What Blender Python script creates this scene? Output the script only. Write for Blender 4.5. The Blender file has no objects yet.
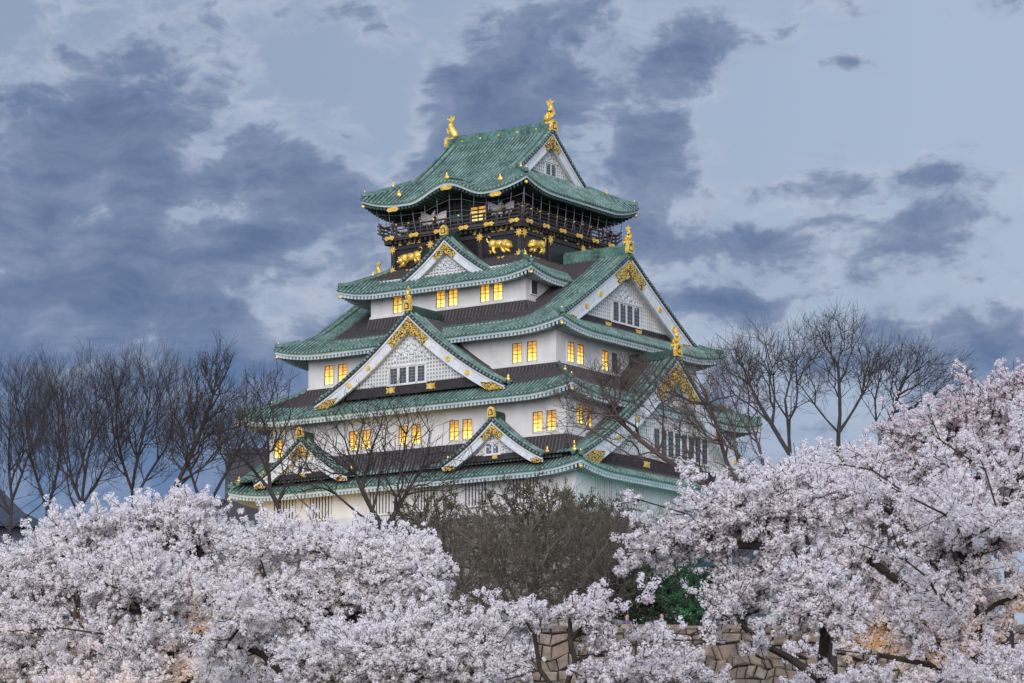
import bpy, bmesh, math, random
import numpy as np
from mathutils import Vector, Matrix
R = math.radians
random.seed(7)
rng = np.random.default_rng(7)
SC = bpy.context.scene
COL = SC.collection

# ------------------------------------------------------------------ camera
FPX, PITCH = 3301.5, 0.1730          # focal length in pixels of a 1024 px wide frame, upward tilt
cam_d = bpy.data.cameras.new('camera')
cam_d.sensor_width = 36.0
cam_d.lens = FPX * 36.0 / 1024.0
cam_d.clip_start = 0.5
cam_d.clip_end = 20000
cam = bpy.data.objects.new('camera', cam_d)
COL.objects.link(cam)
cam.location = (0, 0, 0)
cam.rotation_euler = (R(90) + PITCH, 0, 0)
SC.camera = cam

# ------------------------------------------------------------------ light and exposure
SC.view_settings.view_transform = 'Standard'
SC.view_settings.look = 'None'
SC.view_settings.exposure = 0.0
SC.view_settings.gamma = 1.0
SC.render.engine = 'CYCLES'
SC.cycles.max_bounces = 5
SC.cycles.diffuse_bounces = 3
SC.cycles.glossy_bounces = 3
SC.cycles.transmission_bounces = 3
SC.cycles.transparent_max_bounces = 4

SUN_AZ, SUN_EL = 188.0, 20.0          # soft after-sunset glow from behind the camera
sd = bpy.data.lights.new('sun', 'SUN')
sd.energy = 2.8
sd.angle = R(50)
sd.color = (1.0, 0.93, 0.88)
sun = bpy.data.objects.new('sun', sd)
COL.objects.link(sun)
sdir = Vector((math.sin(R(SUN_AZ)) * math.cos(R(SUN_EL)), math.cos(R(SUN_AZ)) * math.cos(R(SUN_EL)), math.sin(R(SUN_EL))))
sun.rotation_euler = sdir.to_track_quat('Z', 'Y').to_euler()


class NT:
    """small helper for node trees"""
    def __init__(s, tree):
        s.t = tree
        s.n = tree.nodes
        s.l = tree.links

    def node(s, kind, **kw):
        n = s.n.new(kind)
        for k, v in kw.items():
            if k in n.inputs and not hasattr(n, k):
                s.put(n.inputs[k], v)
            else:
                setattr(n, k, v)
        return n

    def put(s, sock, v):
        if isinstance(v, bpy.types.NodeSocket):
            s.l.new(v, sock)
        else:
            sock.default_value = v

    def math(s, op, a, b=None, c=None, clamp=False):
        n = s.n.new('ShaderNodeMath')
        n.operation = op
        n.use_clamp = clamp
        s.put(n.inputs[0], a)
        if b is not None:
            s.put(n.inputs[1], b)
        if c is not None:
            s.put(n.inputs[2], c)
        return n.outputs[0]

    def ramp(s, fac, stops, interp='LINEAR'):
        n = s.n.new('ShaderNodeValToRGB')
        n.color_ramp.interpolation = interp
        el = n.color_ramp.elements
        while len(el) < len(stops):
            el.new(0.5)
        for e, (p, c) in zip(el, stops):
            e.position = p
            e.color = (*c, 1) if len(c) == 3 else c
        s.put(n.inputs[0], fac)
        return n.outputs[0]

    def mix(s, fac, a, b, blend='MIX'):
        n = s.n.new('ShaderNodeMix')
        n.data_type = 'RGBA'
        n.blend_type = blend
        s.put(n.inputs[0], fac)
        for sock, v in ((n.inputs[6], a), (n.inputs[7], b)):
            if isinstance(v, tuple) and len(v) == 3:
                v = (*v, 1)
            s.put(sock, v)
        return n.outputs[2]

    def maprange(s, v, a, b, c=0.0, d=1.0, smooth=False):
        n = s.n.new('ShaderNodeMapRange')
        n.interpolation_type = 'SMOOTHSTEP' if smooth else 'LINEAR'
        s.put(n.inputs[0], v)
        for i, q in enumerate((a, b, c, d)):
            s.put(n.inputs[1 + i], q)
        return n.outputs[0]

    def noise(s, vec, scale, detail=4.0, rough=0.55, dist=0.0):
        n = s.n.new('ShaderNodeTexNoise')
        s.put(n.inputs['Vector'], vec)
        n.inputs['Scale'].default_value = scale
        n.inputs['Detail'].default_value = detail
        n.inputs['Roughness'].default_value = rough
        n.inputs['Distortion'].default_value = dist
        return n.outputs['Fac']

    def mapping(s, vec, loc=(0, 0, 0), rot=(0, 0, 0), scale=(1, 1, 1)):
        n = s.n.new('ShaderNodeMapping')
        s.put(n.inputs[0], vec)
        n.inputs['Location'].default_value = loc
        n.inputs['Rotation'].default_value = rot
        n.inputs['Scale'].default_value = scale
        return n.outputs[0]


def sky():
    w = bpy.data.worlds.new('World')
    SC.world = w
    w.use_nodes = True
    w.cycles.sampling_method = 'MANUAL'
    w.cycles.sample_map_resolution = 512
    w.node_tree.nodes.clear()
    g = NT(w.node_tree)
    out = g.node('ShaderNodeOutputWorld')
    bg = g.node('ShaderNodeBackground')
    bg.inputs['Strength'].default_value = 0.1
    g.l.new(bg.outputs[0], out.inputs[0])
    st = g.node('ShaderNodeTexSky')
    st.sky_type = 'NISHITA'
    st.sun_disc = False
    st.sun_elevation = R(6)
    st.sun_rotation = R(SUN_AZ)
    st.air_density = 1.2
    st.dust_density = 1.5
    st.ozone_density = 2.0
    tc = g.node('ShaderNodeTexCoord').outputs['Generated']
    sep = g.node('ShaderNodeSeparateXYZ')
    g.l.new(tc, sep.inputs[0])
    X, Y, Z = sep.outputs
    az = g.math('MULTIPLY', g.math('ARCTAN2', X, Y), 180 / math.pi)     # degrees, 0 = north
    el = g.math('MULTIPLY', g.math('ARCSINE', Z), 180 / math.pi)
    cmb = g.node('ShaderNodeCombineXYZ')
    g.put(cmb.inputs[0], az)
    g.put(cmb.inputs[1], el)
    P = cmb.outputs[0]
    # warp
    wn = g.n.new('ShaderNodeTexNoise')
    g.put(wn.inputs['Vector'], P)
    wn.inputs['Scale'].default_value = 0.55
    wn.inputs['Detail'].default_value = 3
    va = g.node('ShaderNodeVectorMath', operation='MULTIPLY_ADD')
    g.l.new(wn.outputs['Color'], va.inputs[0])
    va.inputs[1].default_value = (1.1, 0.8, 0)
    g.l.new(P, va.inputs[2])
    PW = va.outputs[0]
    big = g.noise(g.mapping(PW, loc=(3.1, 1.7, 0), rot=(0, 0, R(-12)), scale=(0.9, 1.15, 1)), 0.42, 7, 0.58, 0.1)
    fine = g.noise(g.mapping(PW, loc=(7.4, 2.2, 0), rot=(0, 0, R(-16)), scale=(0.85, 1.35, 1)), 1.0, 7, 0.585, 0.1)
    wisp = g.noise(g.mapping(PW, loc=(2.4, 5.2, 0), rot=(0, 0, R(-10)), scale=(0.7, 1.4, 1)), 2.8, 4, 0.62, 0.1)
    dens = g.math('ADD', g.math('MULTIPLY', big, 0.50), g.math('MULTIPLY', fine, 0.50))

    # banks of cloud at their own bearings: (azimuth, elevation, half-width, half-height, amount)
    for (a, e, sx, sy, amt) in (
            (-6.6, 10.8, 4.2, 1.9, 0.21), (-8.0, 13.4, 3.4, 1.3, 0.16), (-3.5, 12.4, 1.1, 1.0, 0.17),
            (-0.3, 14.0, 1.6, 1.5, 0.24), (1.2, 12.3, 1.0, 0.8, 0.10), (3.3, 14.9, 0.7, 0.6, 0.17),
            (2.7, 13.0, 0.9, 0.9, 0.16), (2.2, 11.6, 1.2, 0.6, 0.10), (5.9, 14.65, 0.75, 0.18, 0.20), (5.2, 12.5, 1.3, 0.35, 0.15), (7.2, 11.8, 1.1, 0.45, 0.16), (4.3, 11.6, 0.9, 0.45, 0.16),
            (3.7, 10.55, 1.0, 0.28, 0.15), (7.5, 9.6, 3.5, 0.55, 0.16), (8.0, 12.7, 1.2, 0.25, 0.12),
            (-7.5, 8.6, 3.5, 1.4, 0.10), (-2.6, 14.6, 1.7, 0.6, -0.17), (-2.2, 13.6, 0.45, 0.8, -0.17), (1.6, 13.4, 0.4, 0.9, -0.10),
            (7.4, 14.2, 2.4, 1.3, -0.20), (4.6, 13.6, 0.9, 0.9, -0.12), (5.4, 10.9, 2.4, 0.6, -0.06), (8.6, 10.8, 1.3, 0.4, -0.08),
            (-5.6, 12.05, 1.7, 0.22, -0.12), (-4.2, 10.6, 1.3, 0.35, -0.14), (-8.5, 11.0, 0.9, 0.2, -0.15), (-6.6, 9.9, 1.2, 0.2, -0.07)):
        u = g.math('DIVIDE', g.math('SUBTRACT', az, a), sx)
        v = g.math('DIVIDE', g.math('SUBTRACT', el, e), sy)
        q = g.math('ADD', g.math('MULTIPLY', u, u), g.math('MULTIPLY', v, v))
        b = g.math('MULTIPLY', g.math('EXPONENT', g.math('MULTIPLY', q, -1.0)), amt)
        dens = g.math('ADD', dens, b)
    k = 10.0
    tone = g.noise(g.mapping(PW, loc=(1.3, 8.8, 0), rot=(0, 0, R(-14)), scale=(0.6, 1.5, 1)), 0.8, 7, 0.64)
    # clear air, thin bright veil, grey body, dark belly
    clear = g.mix(g.maprange(az, -7, 8), (0.29 * k, 0.37 * k, 0.53 * k), (0.41 * k, 0.505 * k, 0.67 * k))
    veilc = g.mix(g.maprange(tone, 0.35, 0.65), (0.32 * k, 0.395 * k, 0.55 * k), (0.50 * k, 0.555 * k, 0.69 * k))
    body = g.mix(g.maprange(tone, 0.36, 0.62), (0.155 * k, 0.22 * k, 0.375 * k), (0.255 * k, 0.315 * k, 0.465 * k))
    deep = g.mix(g.maprange(tone, 0.36, 0.62), (0.11 * k, 0.168 * k, 0.31 * k), (0.185 * k, 0.242 * k, 0.385 * k))
    blue = g.mix(g.maprange(tone, 0.36, 0.62), (0.075 * k, 0.15 * k, 0.325 * k), (0.12 * k, 0.205 * k, 0.39 * k))
    deep = g.mix(g.maprange(el, 7.5, 11.5, smooth=True), blue, deep)
    dn = g.math('ADD', dens, g.math('MULTIPLY', g.math('SUBTRACT', wisp, 0.5), 0.16))
    c = g.mix(g.maprange(dn, 0.41, 0.56, smooth=True), clear, veilc)
    c = g.mix(g.maprange(dn, 0.50, 0.62, smooth=True), c, body)
    c = g.mix(g.maprange(dn, 0.58, 0.76, smooth=True), c, deep)
    # towards the horizon on the left the air between the clouds is a deeper blue
    lowair = g.math('MULTIPLY', g.maprange(el, 10.5, 7.5, smooth=True), g.maprange(az, 1.5, -5, smooth=True))
    c = g.mix(g.math('MULTIPLY', lowair, 0.6), c, (0.09 * k, 0.185 * k, 0.40 * k))
    # the plain sky shows through a little everywhere
    c = g.mix(0.06, c, st.outputs[0])
    # zenith and the west behind the viewer are brighter than the dusky east
    gain = g.math('ADD', 1.0, g.math('MULTIPLY', g.maprange(Y, 0.6, -0.6, smooth=True), 0.75))
    sc_ = g.node('ShaderNodeVectorMath', operation='SCALE')
    g.l.new(c, sc_.inputs[0])
    g.put(sc_.inputs['Scale'], gain)
    g.l.new(sc_.outputs[0], bg.inputs['Color'])


sky()

# ------------------------------------------------------------------ materials
MATS = {}


def material(name):
    m = bpy.data.materials.new(name)
    m.use_nodes = True
    g = NT(m.node_tree)
    b = m.node_tree.nodes['Principled BSDF']
    MATS[name] = m
    return m, g, b


def simple(name, col, rough=0.7, metal=0.0, var=0.25, scale=1.5, bump=0.0, coord='Object'):
    m, g, b = material(name)
    tc = g.node('ShaderNodeTexCoord').outputs[coord]
    n = g.noise(tc, scale, 6, 0.6)
    lo = tuple(max(0, c * (1 - var)) for c in col)
    hi = tuple(min(1, c * (1 + var)) for c in col)
    g.put(b.inputs['Base Color'], g.ramp(n, [(0.3, lo), (0.7, hi)]))
    b.inputs['Roughness'].default_value = rough
    b.inputs['Metallic'].default_value = metal
    if bump:
        bp = g.node('ShaderNodeBump')
        bp.inputs['Strength'].default_value = bump
        bp.inputs['Distance'].default_value = 0.05
        g.put(bp.inputs['Height'], g.noise(tc, scale * 6, 5, 0.6))
        g.l.new(bp.outputs[0], b.inputs['Normal'])
    return m


def copper(name, light, mid, dark):
    """verdigris copper tiles: the sheltered strip near the walls stays brown (attribute 'weather')"""
    m, g, b = material(name)
    tc = g.node('ShaderNodeTexCoord').outputs['Object']
    a = g.node('ShaderNodeAttribute', attribute_name='weather').outputs['Fac']
    n1 = g.noise(tc, 0.55, 6, 0.65)
    n2 = g.noise(tc, 2.6, 5, 0.7)
    n3 = g.noise(g.mapping(tc, scale=(1, 1, 0.35)), 6.0, 4, 0.7)
    green = g.ramp(g.math('ADD', g.math('MULTIPLY', n1, 0.5), g.math('MULTIPLY', n2, 0.5)),
                   [(0.36, dark), (0.47, mid), (0.62, light)])
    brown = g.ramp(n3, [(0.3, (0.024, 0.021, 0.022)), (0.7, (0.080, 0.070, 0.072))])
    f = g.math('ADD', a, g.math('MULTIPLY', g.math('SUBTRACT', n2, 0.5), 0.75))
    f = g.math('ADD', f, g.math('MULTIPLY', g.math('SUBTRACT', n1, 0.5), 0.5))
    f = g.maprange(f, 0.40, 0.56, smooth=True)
    # scattered bare spots and dark streaks
    f = g.math('MAXIMUM', f, g.maprange(n3, 0.60, 0.72, 0, 0.75))
    g.put(b.inputs['Base Color'], g.mix(f, green, brown))
    b.inputs['Roughness'].default_value = 0.62
    b.inputs['Metallic'].default_value = 0.0
    return m


copper('verdigris_tile', (0.215, 0.325, 0.285), (0.092, 0.165, 0.143), (0.04, 0.068, 0.062))
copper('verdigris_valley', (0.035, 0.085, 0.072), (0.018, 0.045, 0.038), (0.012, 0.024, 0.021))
copper('verdigris_ridge', (0.12, 0.24, 0.20), (0.05, 0.115, 0.095), (0.018, 0.038, 0.034))
simple('tile_end', (0.22, 0.36, 0.30), 0.45, 0.3, 0.4, 3.0)
simple('dark_rake', (0.03, 0.032, 0.035), 0.6, 0, 0.3, 2.0)


def plaster():
    m, g, b = material('plaster')
    tc = g.node('ShaderNodeTexCoord').outputs['Object']
    n1 = g.noise(tc, 0.35, 6, 0.6)
    n2 = g.noise(g.mapping(tc, scale=(1.0, 1.0, 0.45)), 0.8, 6, 0.6)
    n3 = g.noise(tc, 9.0, 4, 0.6)
    f = g.math('ADD', g.math('MULTIPLY', n1, 0.45), g.math('ADD', g.math('MULTIPLY', n2, 0.4), g.math('MULTIPLY', n3, 0.15)))
    g.put(b.inputs['Base Color'], g.ramp(f, [(0.28, (0.40, 0.39, 0.375)), (0.42, (0.565, 0.56, 0.55)), (0.58, (0.67, 0.67, 0.665))]))
    b.inputs['Roughness'].default_value = 0.85


plaster()
simple('eave_plaster', (0.43, 0.51, 0.53), 0.8, 0, 0.12, 0.8)
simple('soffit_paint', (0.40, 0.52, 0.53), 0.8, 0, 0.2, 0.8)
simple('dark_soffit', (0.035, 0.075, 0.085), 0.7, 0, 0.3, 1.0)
simple('carved_plaster', (0.58, 0.615, 0.64), 0.8, 0, 0.15, 2.0)
simple('lattice_back', (0.24, 0.29, 0.33), 0.85, 0, 0.2, 1.0)
simple('black_lacquer', (0.011, 0.010, 0.012), 0.38, 0, 0.4, 1.0)
simple('white_paint', (0.82, 0.82, 0.80), 0.7, 0, 0.06, 2.0)
simple('dark_timber', (0.028, 0.023, 0.024), 0.65, 0, 0.45, 2.0)
simple('deck_timber', (0.06, 0.048, 0.044), 0.65, 0, 0.4, 2.0)
simple('grey_steel', (0.20, 0.21, 0.23), 0.45, 0.3, 0.2, 2.0)
simple('slate_shutter', (0.055, 0.06, 0.07), 0.6, 0, 0.3, 3.0)
simple('window_wood', (0.16, 0.085, 0.03), 0.6, 0, 0.3, 3.0)
simple('teal_board', (0.02, 0.10, 0.11), 0.5, 0, 0.2, 2.0)


def gold():
    for nm, filig in (('gold', False), ('gold_filigree', True)):
        m, g, b = material(nm)
        tc = g.node('ShaderNodeTexCoord').outputs['Object']
        n = g.noise(tc, 2.2, 5, 0.65)
        c = g.ramp(n, [(0.3, (0.50, 0.27, 0.04)), (0.48, (0.92, 0.60, 0.11)), (0.72, (1.0, 0.80, 0.28))])
        v = g.node('ShaderNodeTexVoronoi', feature='F1')
        g.put(v.inputs['Vector'], tc)
        v.inputs['Scale'].default_value = 8.0 if filig else 9.0
        if filig:
            hole = g.maprange(v.outputs['Distance'], 0.45, 0.62, smooth=True)
            c = g.mix(hole, c, (0.10, 0.055, 0.02))
        g.put(b.inputs['Base Color'], c)
        b.inputs['Metallic'].default_value = 0.5
        b.inputs['Roughness'].default_value = 0.33
        bp = g.node('ShaderNodeBump')
        bp.inputs['Strength'].default_value = 0.5
        bp.inputs['Distance'].default_value = 0.08
        g.put(bp.inputs['Height'], v.outputs['Distance'])
        g.l.new(bp.outputs[0], b.inputs['Normal'])


gold()


def lit_pane():
    m, g, b = material('lit_pane')
    tc = g.node('ShaderNodeTexCoord').outputs['Object']
    sep = g.node('ShaderNodeSeparateXYZ')
    g.l.new(tc, sep.inputs[0])
    inf = g.node('ShaderNodeObjectInfo').outputs['Random']
    off = g.node('ShaderNodeCombineXYZ')
    g.put(off.inputs[0], g.math('MULTIPLY', inf, 40.0))
    av = g.node('ShaderNodeVectorMath', operation='ADD')
    g.l.new(tc, av.inputs[0])
    g.l.new(off.outputs[0], av.inputs[1])
    n = g.noise(av.outputs[0], 2.6, 4, 0.6)
    hgt = g.math('ADD', g.maprange(sep.outputs[2], 0.0, 2.0, 0.92, 0.10), g.math('MULTIPLY', g.math('SUBTRACT', n, 0.5), 0.9))
    c = g.ramp(hgt, [(0.08, (0.17, 0.075, 0.012)), (0.34, (0.52, 0.25, 0.03)), (0.58, (0.95, 0.58, 0.07)), (0.85, (1.0, 0.84, 0.28))])
    b.inputs['Base Color'].default_value = (0.25, 0.16, 0.06, 1)
    g.put(b.inputs['Emission Color'], c)
    g.put(b.inputs['Emission Strength'], g.maprange(inf, 0, 1, 1.0, 1.9))
    b.inputs['Roughness'].default_value = 0.25


lit_pane()


def stone(name, c1, c2, c3):
    m, g, b = material(name)
    tc = g.node('ShaderNodeTexCoord').outputs['Object']
    a = g.node('ShaderNodeAttribute', attribute_name='weather').outputs['Fac']
    n = g.noise(tc, 1.4, 7, 0.65)
    base = g.ramp(a, [(0.1, c1), (0.5, c2), (0.9, c3)])
    sp = g.noise(tc, 22.0, 3, 0.7)
    c = g.mix(g.maprange(n, 0.42, 0.66), base, tuple(0.5 * q for q in c1))
    c = g.mix(g.maprange(sp, 0.45, 0.7, 0, 0.4), c, tuple(min(1, 1.5 * q) for q in c3))
    g.put(b.inputs['Base Color'], c)
    b.inputs['Roughness'].default_value = 0.9
    bp = g.node('ShaderNodeBump')
    bp.inputs['Strength'].default_value = 0.6
    bp.inputs['Distance'].default_value = 0.08
    g.put(bp.inputs['Height'], n)
    g.l.new(bp.outputs[0], b.inputs['Normal'])


stone('pink_granite', (0.14, 0.115, 0.095), (0.215, 0.155, 0.12), (0.25, 0.205, 0.17))
stone('grey_granite', (0.17, 0.17, 0.16), (0.26, 0.25, 0.23), (0.35, 0.33, 0.30))
simple('joint', (0.03, 0.028, 0.026), 0.95, 0, 0.3, 2.0)
simple('bark', (0.040, 0.031, 0.028), 0.9, 0, 0.45, 1.5)
simple('bark_haze', (0.042, 0.034, 0.036), 0.9, 0, 0.4, 1.5)
simple('bark_red', (0.10, 0.068, 0.062), 0.9, 0, 0.4, 1.5)
simple('bark_pale', (0.135, 0.115, 0.092), 0.9, 0, 0.4, 1.5)
simple('bark_cherry', (0.035, 0.024, 0.020), 0.8, 0, 0.5, 3.0, 0.6)
simple('olive_leaf', (0.075, 0.072, 0.028), 0.75, 0, 0.5, 1.2)
simple('dark_leaf', (0.025, 0.055, 0.022), 0.7, 0, 0.5, 1.2)
simple('earth', (0.075, 0.07, 0.045), 0.95, 0, 0.4, 0.2)
simple('concrete', (0.42, 0.45, 0.47), 0.8, 0, 0.12, 0.8)
simple('dark_building', (0.045, 0.042, 0.055), 0.8, 0, 0.2, 0.3)
simple('blue_roof_tile', (0.030, 0.042, 0.062), 0.7, 0, 0.3, 0.5)
simple('grey_wall', (0.07, 0.085, 0.115), 0.8, 0, 0.2, 0.5)
simple('glass', (0.03, 0.055, 0.075), 0.08, 0.0, 0.3, 0.3)
simple('skin', (0.48, 0.30, 0.22), 0.6, 0, 0.1, 3.0)
simple('hair', (0.012, 0.010, 0.010), 0.5, 0, 0.2, 3.0)
simple('cloth_dark', (0.022, 0.024, 0.032), 0.85, 0, 0.2, 3.0)
simple('cloth_purple', (0.11, 0.08, 0.17), 0.85, 0, 0.2, 3.0)
simple('cloth_teal', (0.05, 0.12, 0.14), 0.85, 0, 0.2, 3.0)


def blossom():
    for nm, c1, c2, c3 in (('blossom', (0.66, 0.50, 0.52), (0.905, 0.855, 0.865), (0.965, 0.935, 0.945)),
                           ('blossom_pink', (0.62, 0.44, 0.49), (0.86, 0.78, 0.815), (0.93, 0.895, 0.915))):
        m, g, b = material(nm)
        a = g.node('ShaderNodeAttribute', attribute_name='weather').outputs['Fac']
        c = g.ramp(a, [(0.0, c1), (0.30, c2), (0.75, c3)])
        out = [n for n in g.n if n.type == 'OUTPUT_MATERIAL'][0]
        g.n.remove(b)
        d = g.node('ShaderNodeBsdfDiffuse')
        t = g.node('ShaderNodeBsdfTranslucent')
        g.put(d.inputs['Color'], c)
        g.put(t.inputs['Color'], c)
        ms = g.node('ShaderNodeMixShader')
        ms.inputs[0].default_value = 0.5
        g.l.new(d.outputs[0], ms.inputs[1])
        g.l.new(t.outputs[0], ms.inputs[2])
        g.l.new(ms.outputs[0], out.inputs['Surface'])


blossom()


# ------------------------------------------------------------------ building blocks
def smooth01(x):
    x = max(0.0, min(1.0, x))
    return x * x * (3 - 2 * x)


class MB:
    """collects shapes and links them as ONE mesh object"""
    def __init__(s):
        s.v, s.f, s.m, s.w, s.s = [], [], [], [], []

    def vert(s, p, w=0.0):
        s.v.append(tuple(p))
        s.w.append(w)
        return len(s.v) - 1

    def face(s, idx, mat=0, sm=False):
        s.f.append(tuple(idx))
        s.m.append(mat)
        s.s.append(sm)

    def poly(s, pts, mat=0, w=0.0):
        s.face([s.vert(p, w) for p in pts], mat)

    def hexa(s, p, mat=0, w=0.0):
        """eight corners: bottom four counter-clockwise, then top four"""
        i = [s.vert(q, w) for q in p]
        for a in ((3, 2, 1, 0), (4, 5, 6, 7), (0, 1, 5, 4), (1, 2, 6, 5), (2, 3, 7, 6), (3, 0, 4, 7)):
            s.face([i[k] for k in a], mat)

    def box(s, x0, x1, y0, y1, z0, z1, mat=0, w=0.0):
        s.hexa([(x0, y0, z0), (x1, y0, z0), (x1, y1, z0), (x0, y1, z0), (x0, y0, z1), (x1, y0, z1), (x1, y1, z1), (x0, y1, z1)], mat, w)

    def grid(s, rows, mat=0, ws=None, sm=True):
        n = len(rows[0])
        ids = [[s.vert(p, ws[i][j] if ws else 0.0) for j, p in enumerate(r)] for i, r in enumerate(rows)]
        for i in range(len(rows) - 1):
            for j in range(n - 1):
                s.face((ids[i][j], ids[i][j + 1], ids[i + 1][j + 1], ids[i + 1][j]), mat, sm)

    def strip(s, path, prof, mat=0, ws=None, sm=False, close=False, cap=True):
        """path: list of (point, side, up); prof: list of (side, up) offsets"""
        rows = []
        for (p, a, b) in path:
            p, a, b = Vector(p), Vector(a), Vector(b)
            rows.append([p + a * q[0] + b * q[1] for q in prof])
        if close:
            rows = [r + [r[0]] for r in rows]
        s.grid(rows, mat, [[w] * len(rows[0]) for w in ws] if ws else None, sm)
        if cap:
            s.poly(rows[0][:len(prof)][::-1], mat)
            s.poly(rows[-1][:len(prof)], mat)

    def tube(s, pts, rads, n=8, mat=0, w=0.0, sm=True, squash=None):
        pts = [Vector(p) for p in pts]
        rows = []
        ref = Vector((0, 0, 1))
        for i, p in enumerate(pts):
            t = (pts[min(i + 1, len(pts) - 1)] - pts[max(i - 1, 0)]).normalized()
            r = ref if abs(t.dot(ref)) < 0.95 else Vector((1, 0, 0))
            a = t.cross(r).normalized()
            b = t.cross(a).normalized()
            rr = rads[i] if not isinstance(rads, (int, float)) else rads
            rows.append([p + (a * math.cos(2 * math.pi * k / n) + b * math.sin(2 * math.pi * k / n)) * rr for k in range(n)])
        if squash:
            rows = [[squash(q) for q in r] for r in rows]
        ids = [[s.vert(q, w) for q in r] for r in rows]
        for i in range(len(rows) - 1):
            for k in range(n):
                s.face((ids[i][k], ids[i][(k + 1) % n], ids[i + 1][(k + 1) % n], ids[i + 1][k]), mat, sm)
        s.face(ids[0][::-1], mat)
        s.face(ids[-1], mat)

    def ball(s, c, r, mat=0, n=8, w=0.0):
        c = Vector(c)
        rr = Vector(r) if not isinstance(r, (int, float)) else Vector((r, r, r))
        rows = []
        for i in range(n + 1):
            th = math.pi * i / n
            rows.append([c + Vector((rr.x * math.sin(th) * math.cos(2 * math.pi * j / (n + 2)), rr.y * math.sin(th) * math.sin(2 * math.pi * j / (n + 2)), rr.z * math.cos(th))) for j in range(n + 3)])
        s.grid(rows, mat, None, True)

    def prism(s, outline, fn, t0, t1, mat=0, w=0.0):
        """outline in (a, b), fn(a, b, t) -> point; a plate of thickness t0..t1"""
        n = len(outline)
        lo = [s.vert(fn(a, b, t0), w) for a, b in outline]
        hi = [s.vert(fn(a, b, t1), w) for a, b in outline]
        s.face(lo[::-1], mat)
        s.face(hi, mat)
        for i in range(n):
            s.face((lo[i], lo[(i + 1) % n], hi[(i + 1) % n], hi[i]), mat)

    def build(s, name, mats, parent=None, dz=0.0):
        me = bpy.data.meshes.new(name)
        vs = s.v if dz == 0 else [(x, y, z + dz) for x, y, z in s.v]
        me.from_pydata(vs, [], s.f)
        for m in ([mats] if isinstance(mats, str) else mats):
            me.materials.append(MATS[m])
        me.polygons.foreach_set('material_index', s.m)
        me.polygons.foreach_set('use_smooth', s.s)
        at = me.attributes.new('weather', 'FLOAT', 'POINT')
        at.data.foreach_set('value', s.w)
        me.update()
        o = bpy.data.objects.new(name, me)
        COL.objects.link(o)
        if parent is not None:
            o.parent = parent
        return o


def tag(o, label, cat=None, group=None, kind=None):
    if label:
        o['label'] = label
    if cat:
        o['category'] = cat
    if group:
        o['group'] = group
    if kind:
        o['kind'] = kind
    return o


def empty(name, loc, rz=0.0):
    o = bpy.data.objects.new(name, None)
    COL.objects.link(o)
    o.location = loc
    o.rotation_euler = (0, 0, rz)
    return o


def copy_tree(o, parent=None):
    c = o.copy()
    COL.objects.link(c)
    if parent is not None:
        c.parent = parent
    for ch in list(o.children):
        copy_tree(ch, c)
    return c


def at(px, py, Y):
    """the point seen at a pixel of the 1024x683 frame, at distance Y north of the camera"""
    a, b = (px - 512) / FPX, (341.5 - py) / FPX
    y, z = math.cos(PITCH) - b * math.sin(PITCH), math.sin(PITCH) + b * math.cos(PITCH)
    return Vector((a / y * Y, Y, z / y * Y))


def np_mesh(name, verts, quads, mats, parent=None, weather=None, smooth=False, nside=4):
    me = bpy.data.meshes.new(name)
    nv, nf = len(verts), len(quads)
    me.vertices.add(nv)
    me.vertices.foreach_set('co', np.ascontiguousarray(verts, dtype=np.float32).ravel())
    me.loops.add(nf * nside)
    me.loops.foreach_set('vertex_index', np.ascontiguousarray(quads, dtype=np.int32).ravel())
    me.polygons.add(nf)
    me.polygons.foreach_set('loop_start', np.arange(0, nf * nside, nside, dtype=np.int32))
    me.polygons.foreach_set('use_smooth', np.full(nf, smooth))
    for m in ([mats] if isinstance(mats, str) else mats):
        me.materials.append(MATS[m])
    if weather is not None:
        a = me.attributes.new('weather', 'FLOAT', 'POINT')
        a.data.foreach_set('value', np.ascontiguousarray(weather, dtype=np.float32))
    me.update(calc_edges=True)
    me.validate()
    o = bpy.data.objects.new(name, me)
    COL.objects.link(o)
    if parent is not None:
        o.parent = parent
    return o

# ------------------------------------------------------------------ ground
GZ, PLATEAU = -1.7, 12.1


def terrain():
    ys = [-400, -50, 20, 60, 100, 140, 151.2, 151.6, 160, 200, 260, 330, 420, 700, 1500, 5000]
    xs = [-3000, -900, -300] + list(np.linspace(-150, 150, 31)) + [300, 900, 3000]
    mb = MB()
    rows = []
    for y in ys:
        r = []
        for x in xs:
            base = GZ if y < 151.4 else PLATEAU
            bumpy = 0.18 * math.sin(x * 0.13 + y * 0.07) + 0.12 * math.sin(x * 0.31 - y * 0.11)
            r.append((x, y, base + (bumpy if y < 150 and abs(x) < 200 else 0)))
        rows.append(r)
    mb.grid(rows, 0, None, False)
    o = mb.build('ground', 'earth')
    tag(o, 'dark bare earth of the castle grounds stepping up behind the stone wall', kind='structure')
    o['category'] = 'ground'


terrain()

# ------------------------------------------------------------------ the castle keep
ZB = 37.2
TH = 0.612
castle = empty('castle_keep', (-1.183, 327.0, ZB), -TH)
tag(castle, 'five-storey white and black Japanese castle keep with green copper roofs', 'castle')


def S(side, u, r, z):
    return ((u, -r, z), (r, u, z), (-u, r, z), (-r, -u, z))[side]


def cb(mb, name, mats, parent=None):
    return mb.build(name, mats, castle if parent is None else parent, -ZB)


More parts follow.
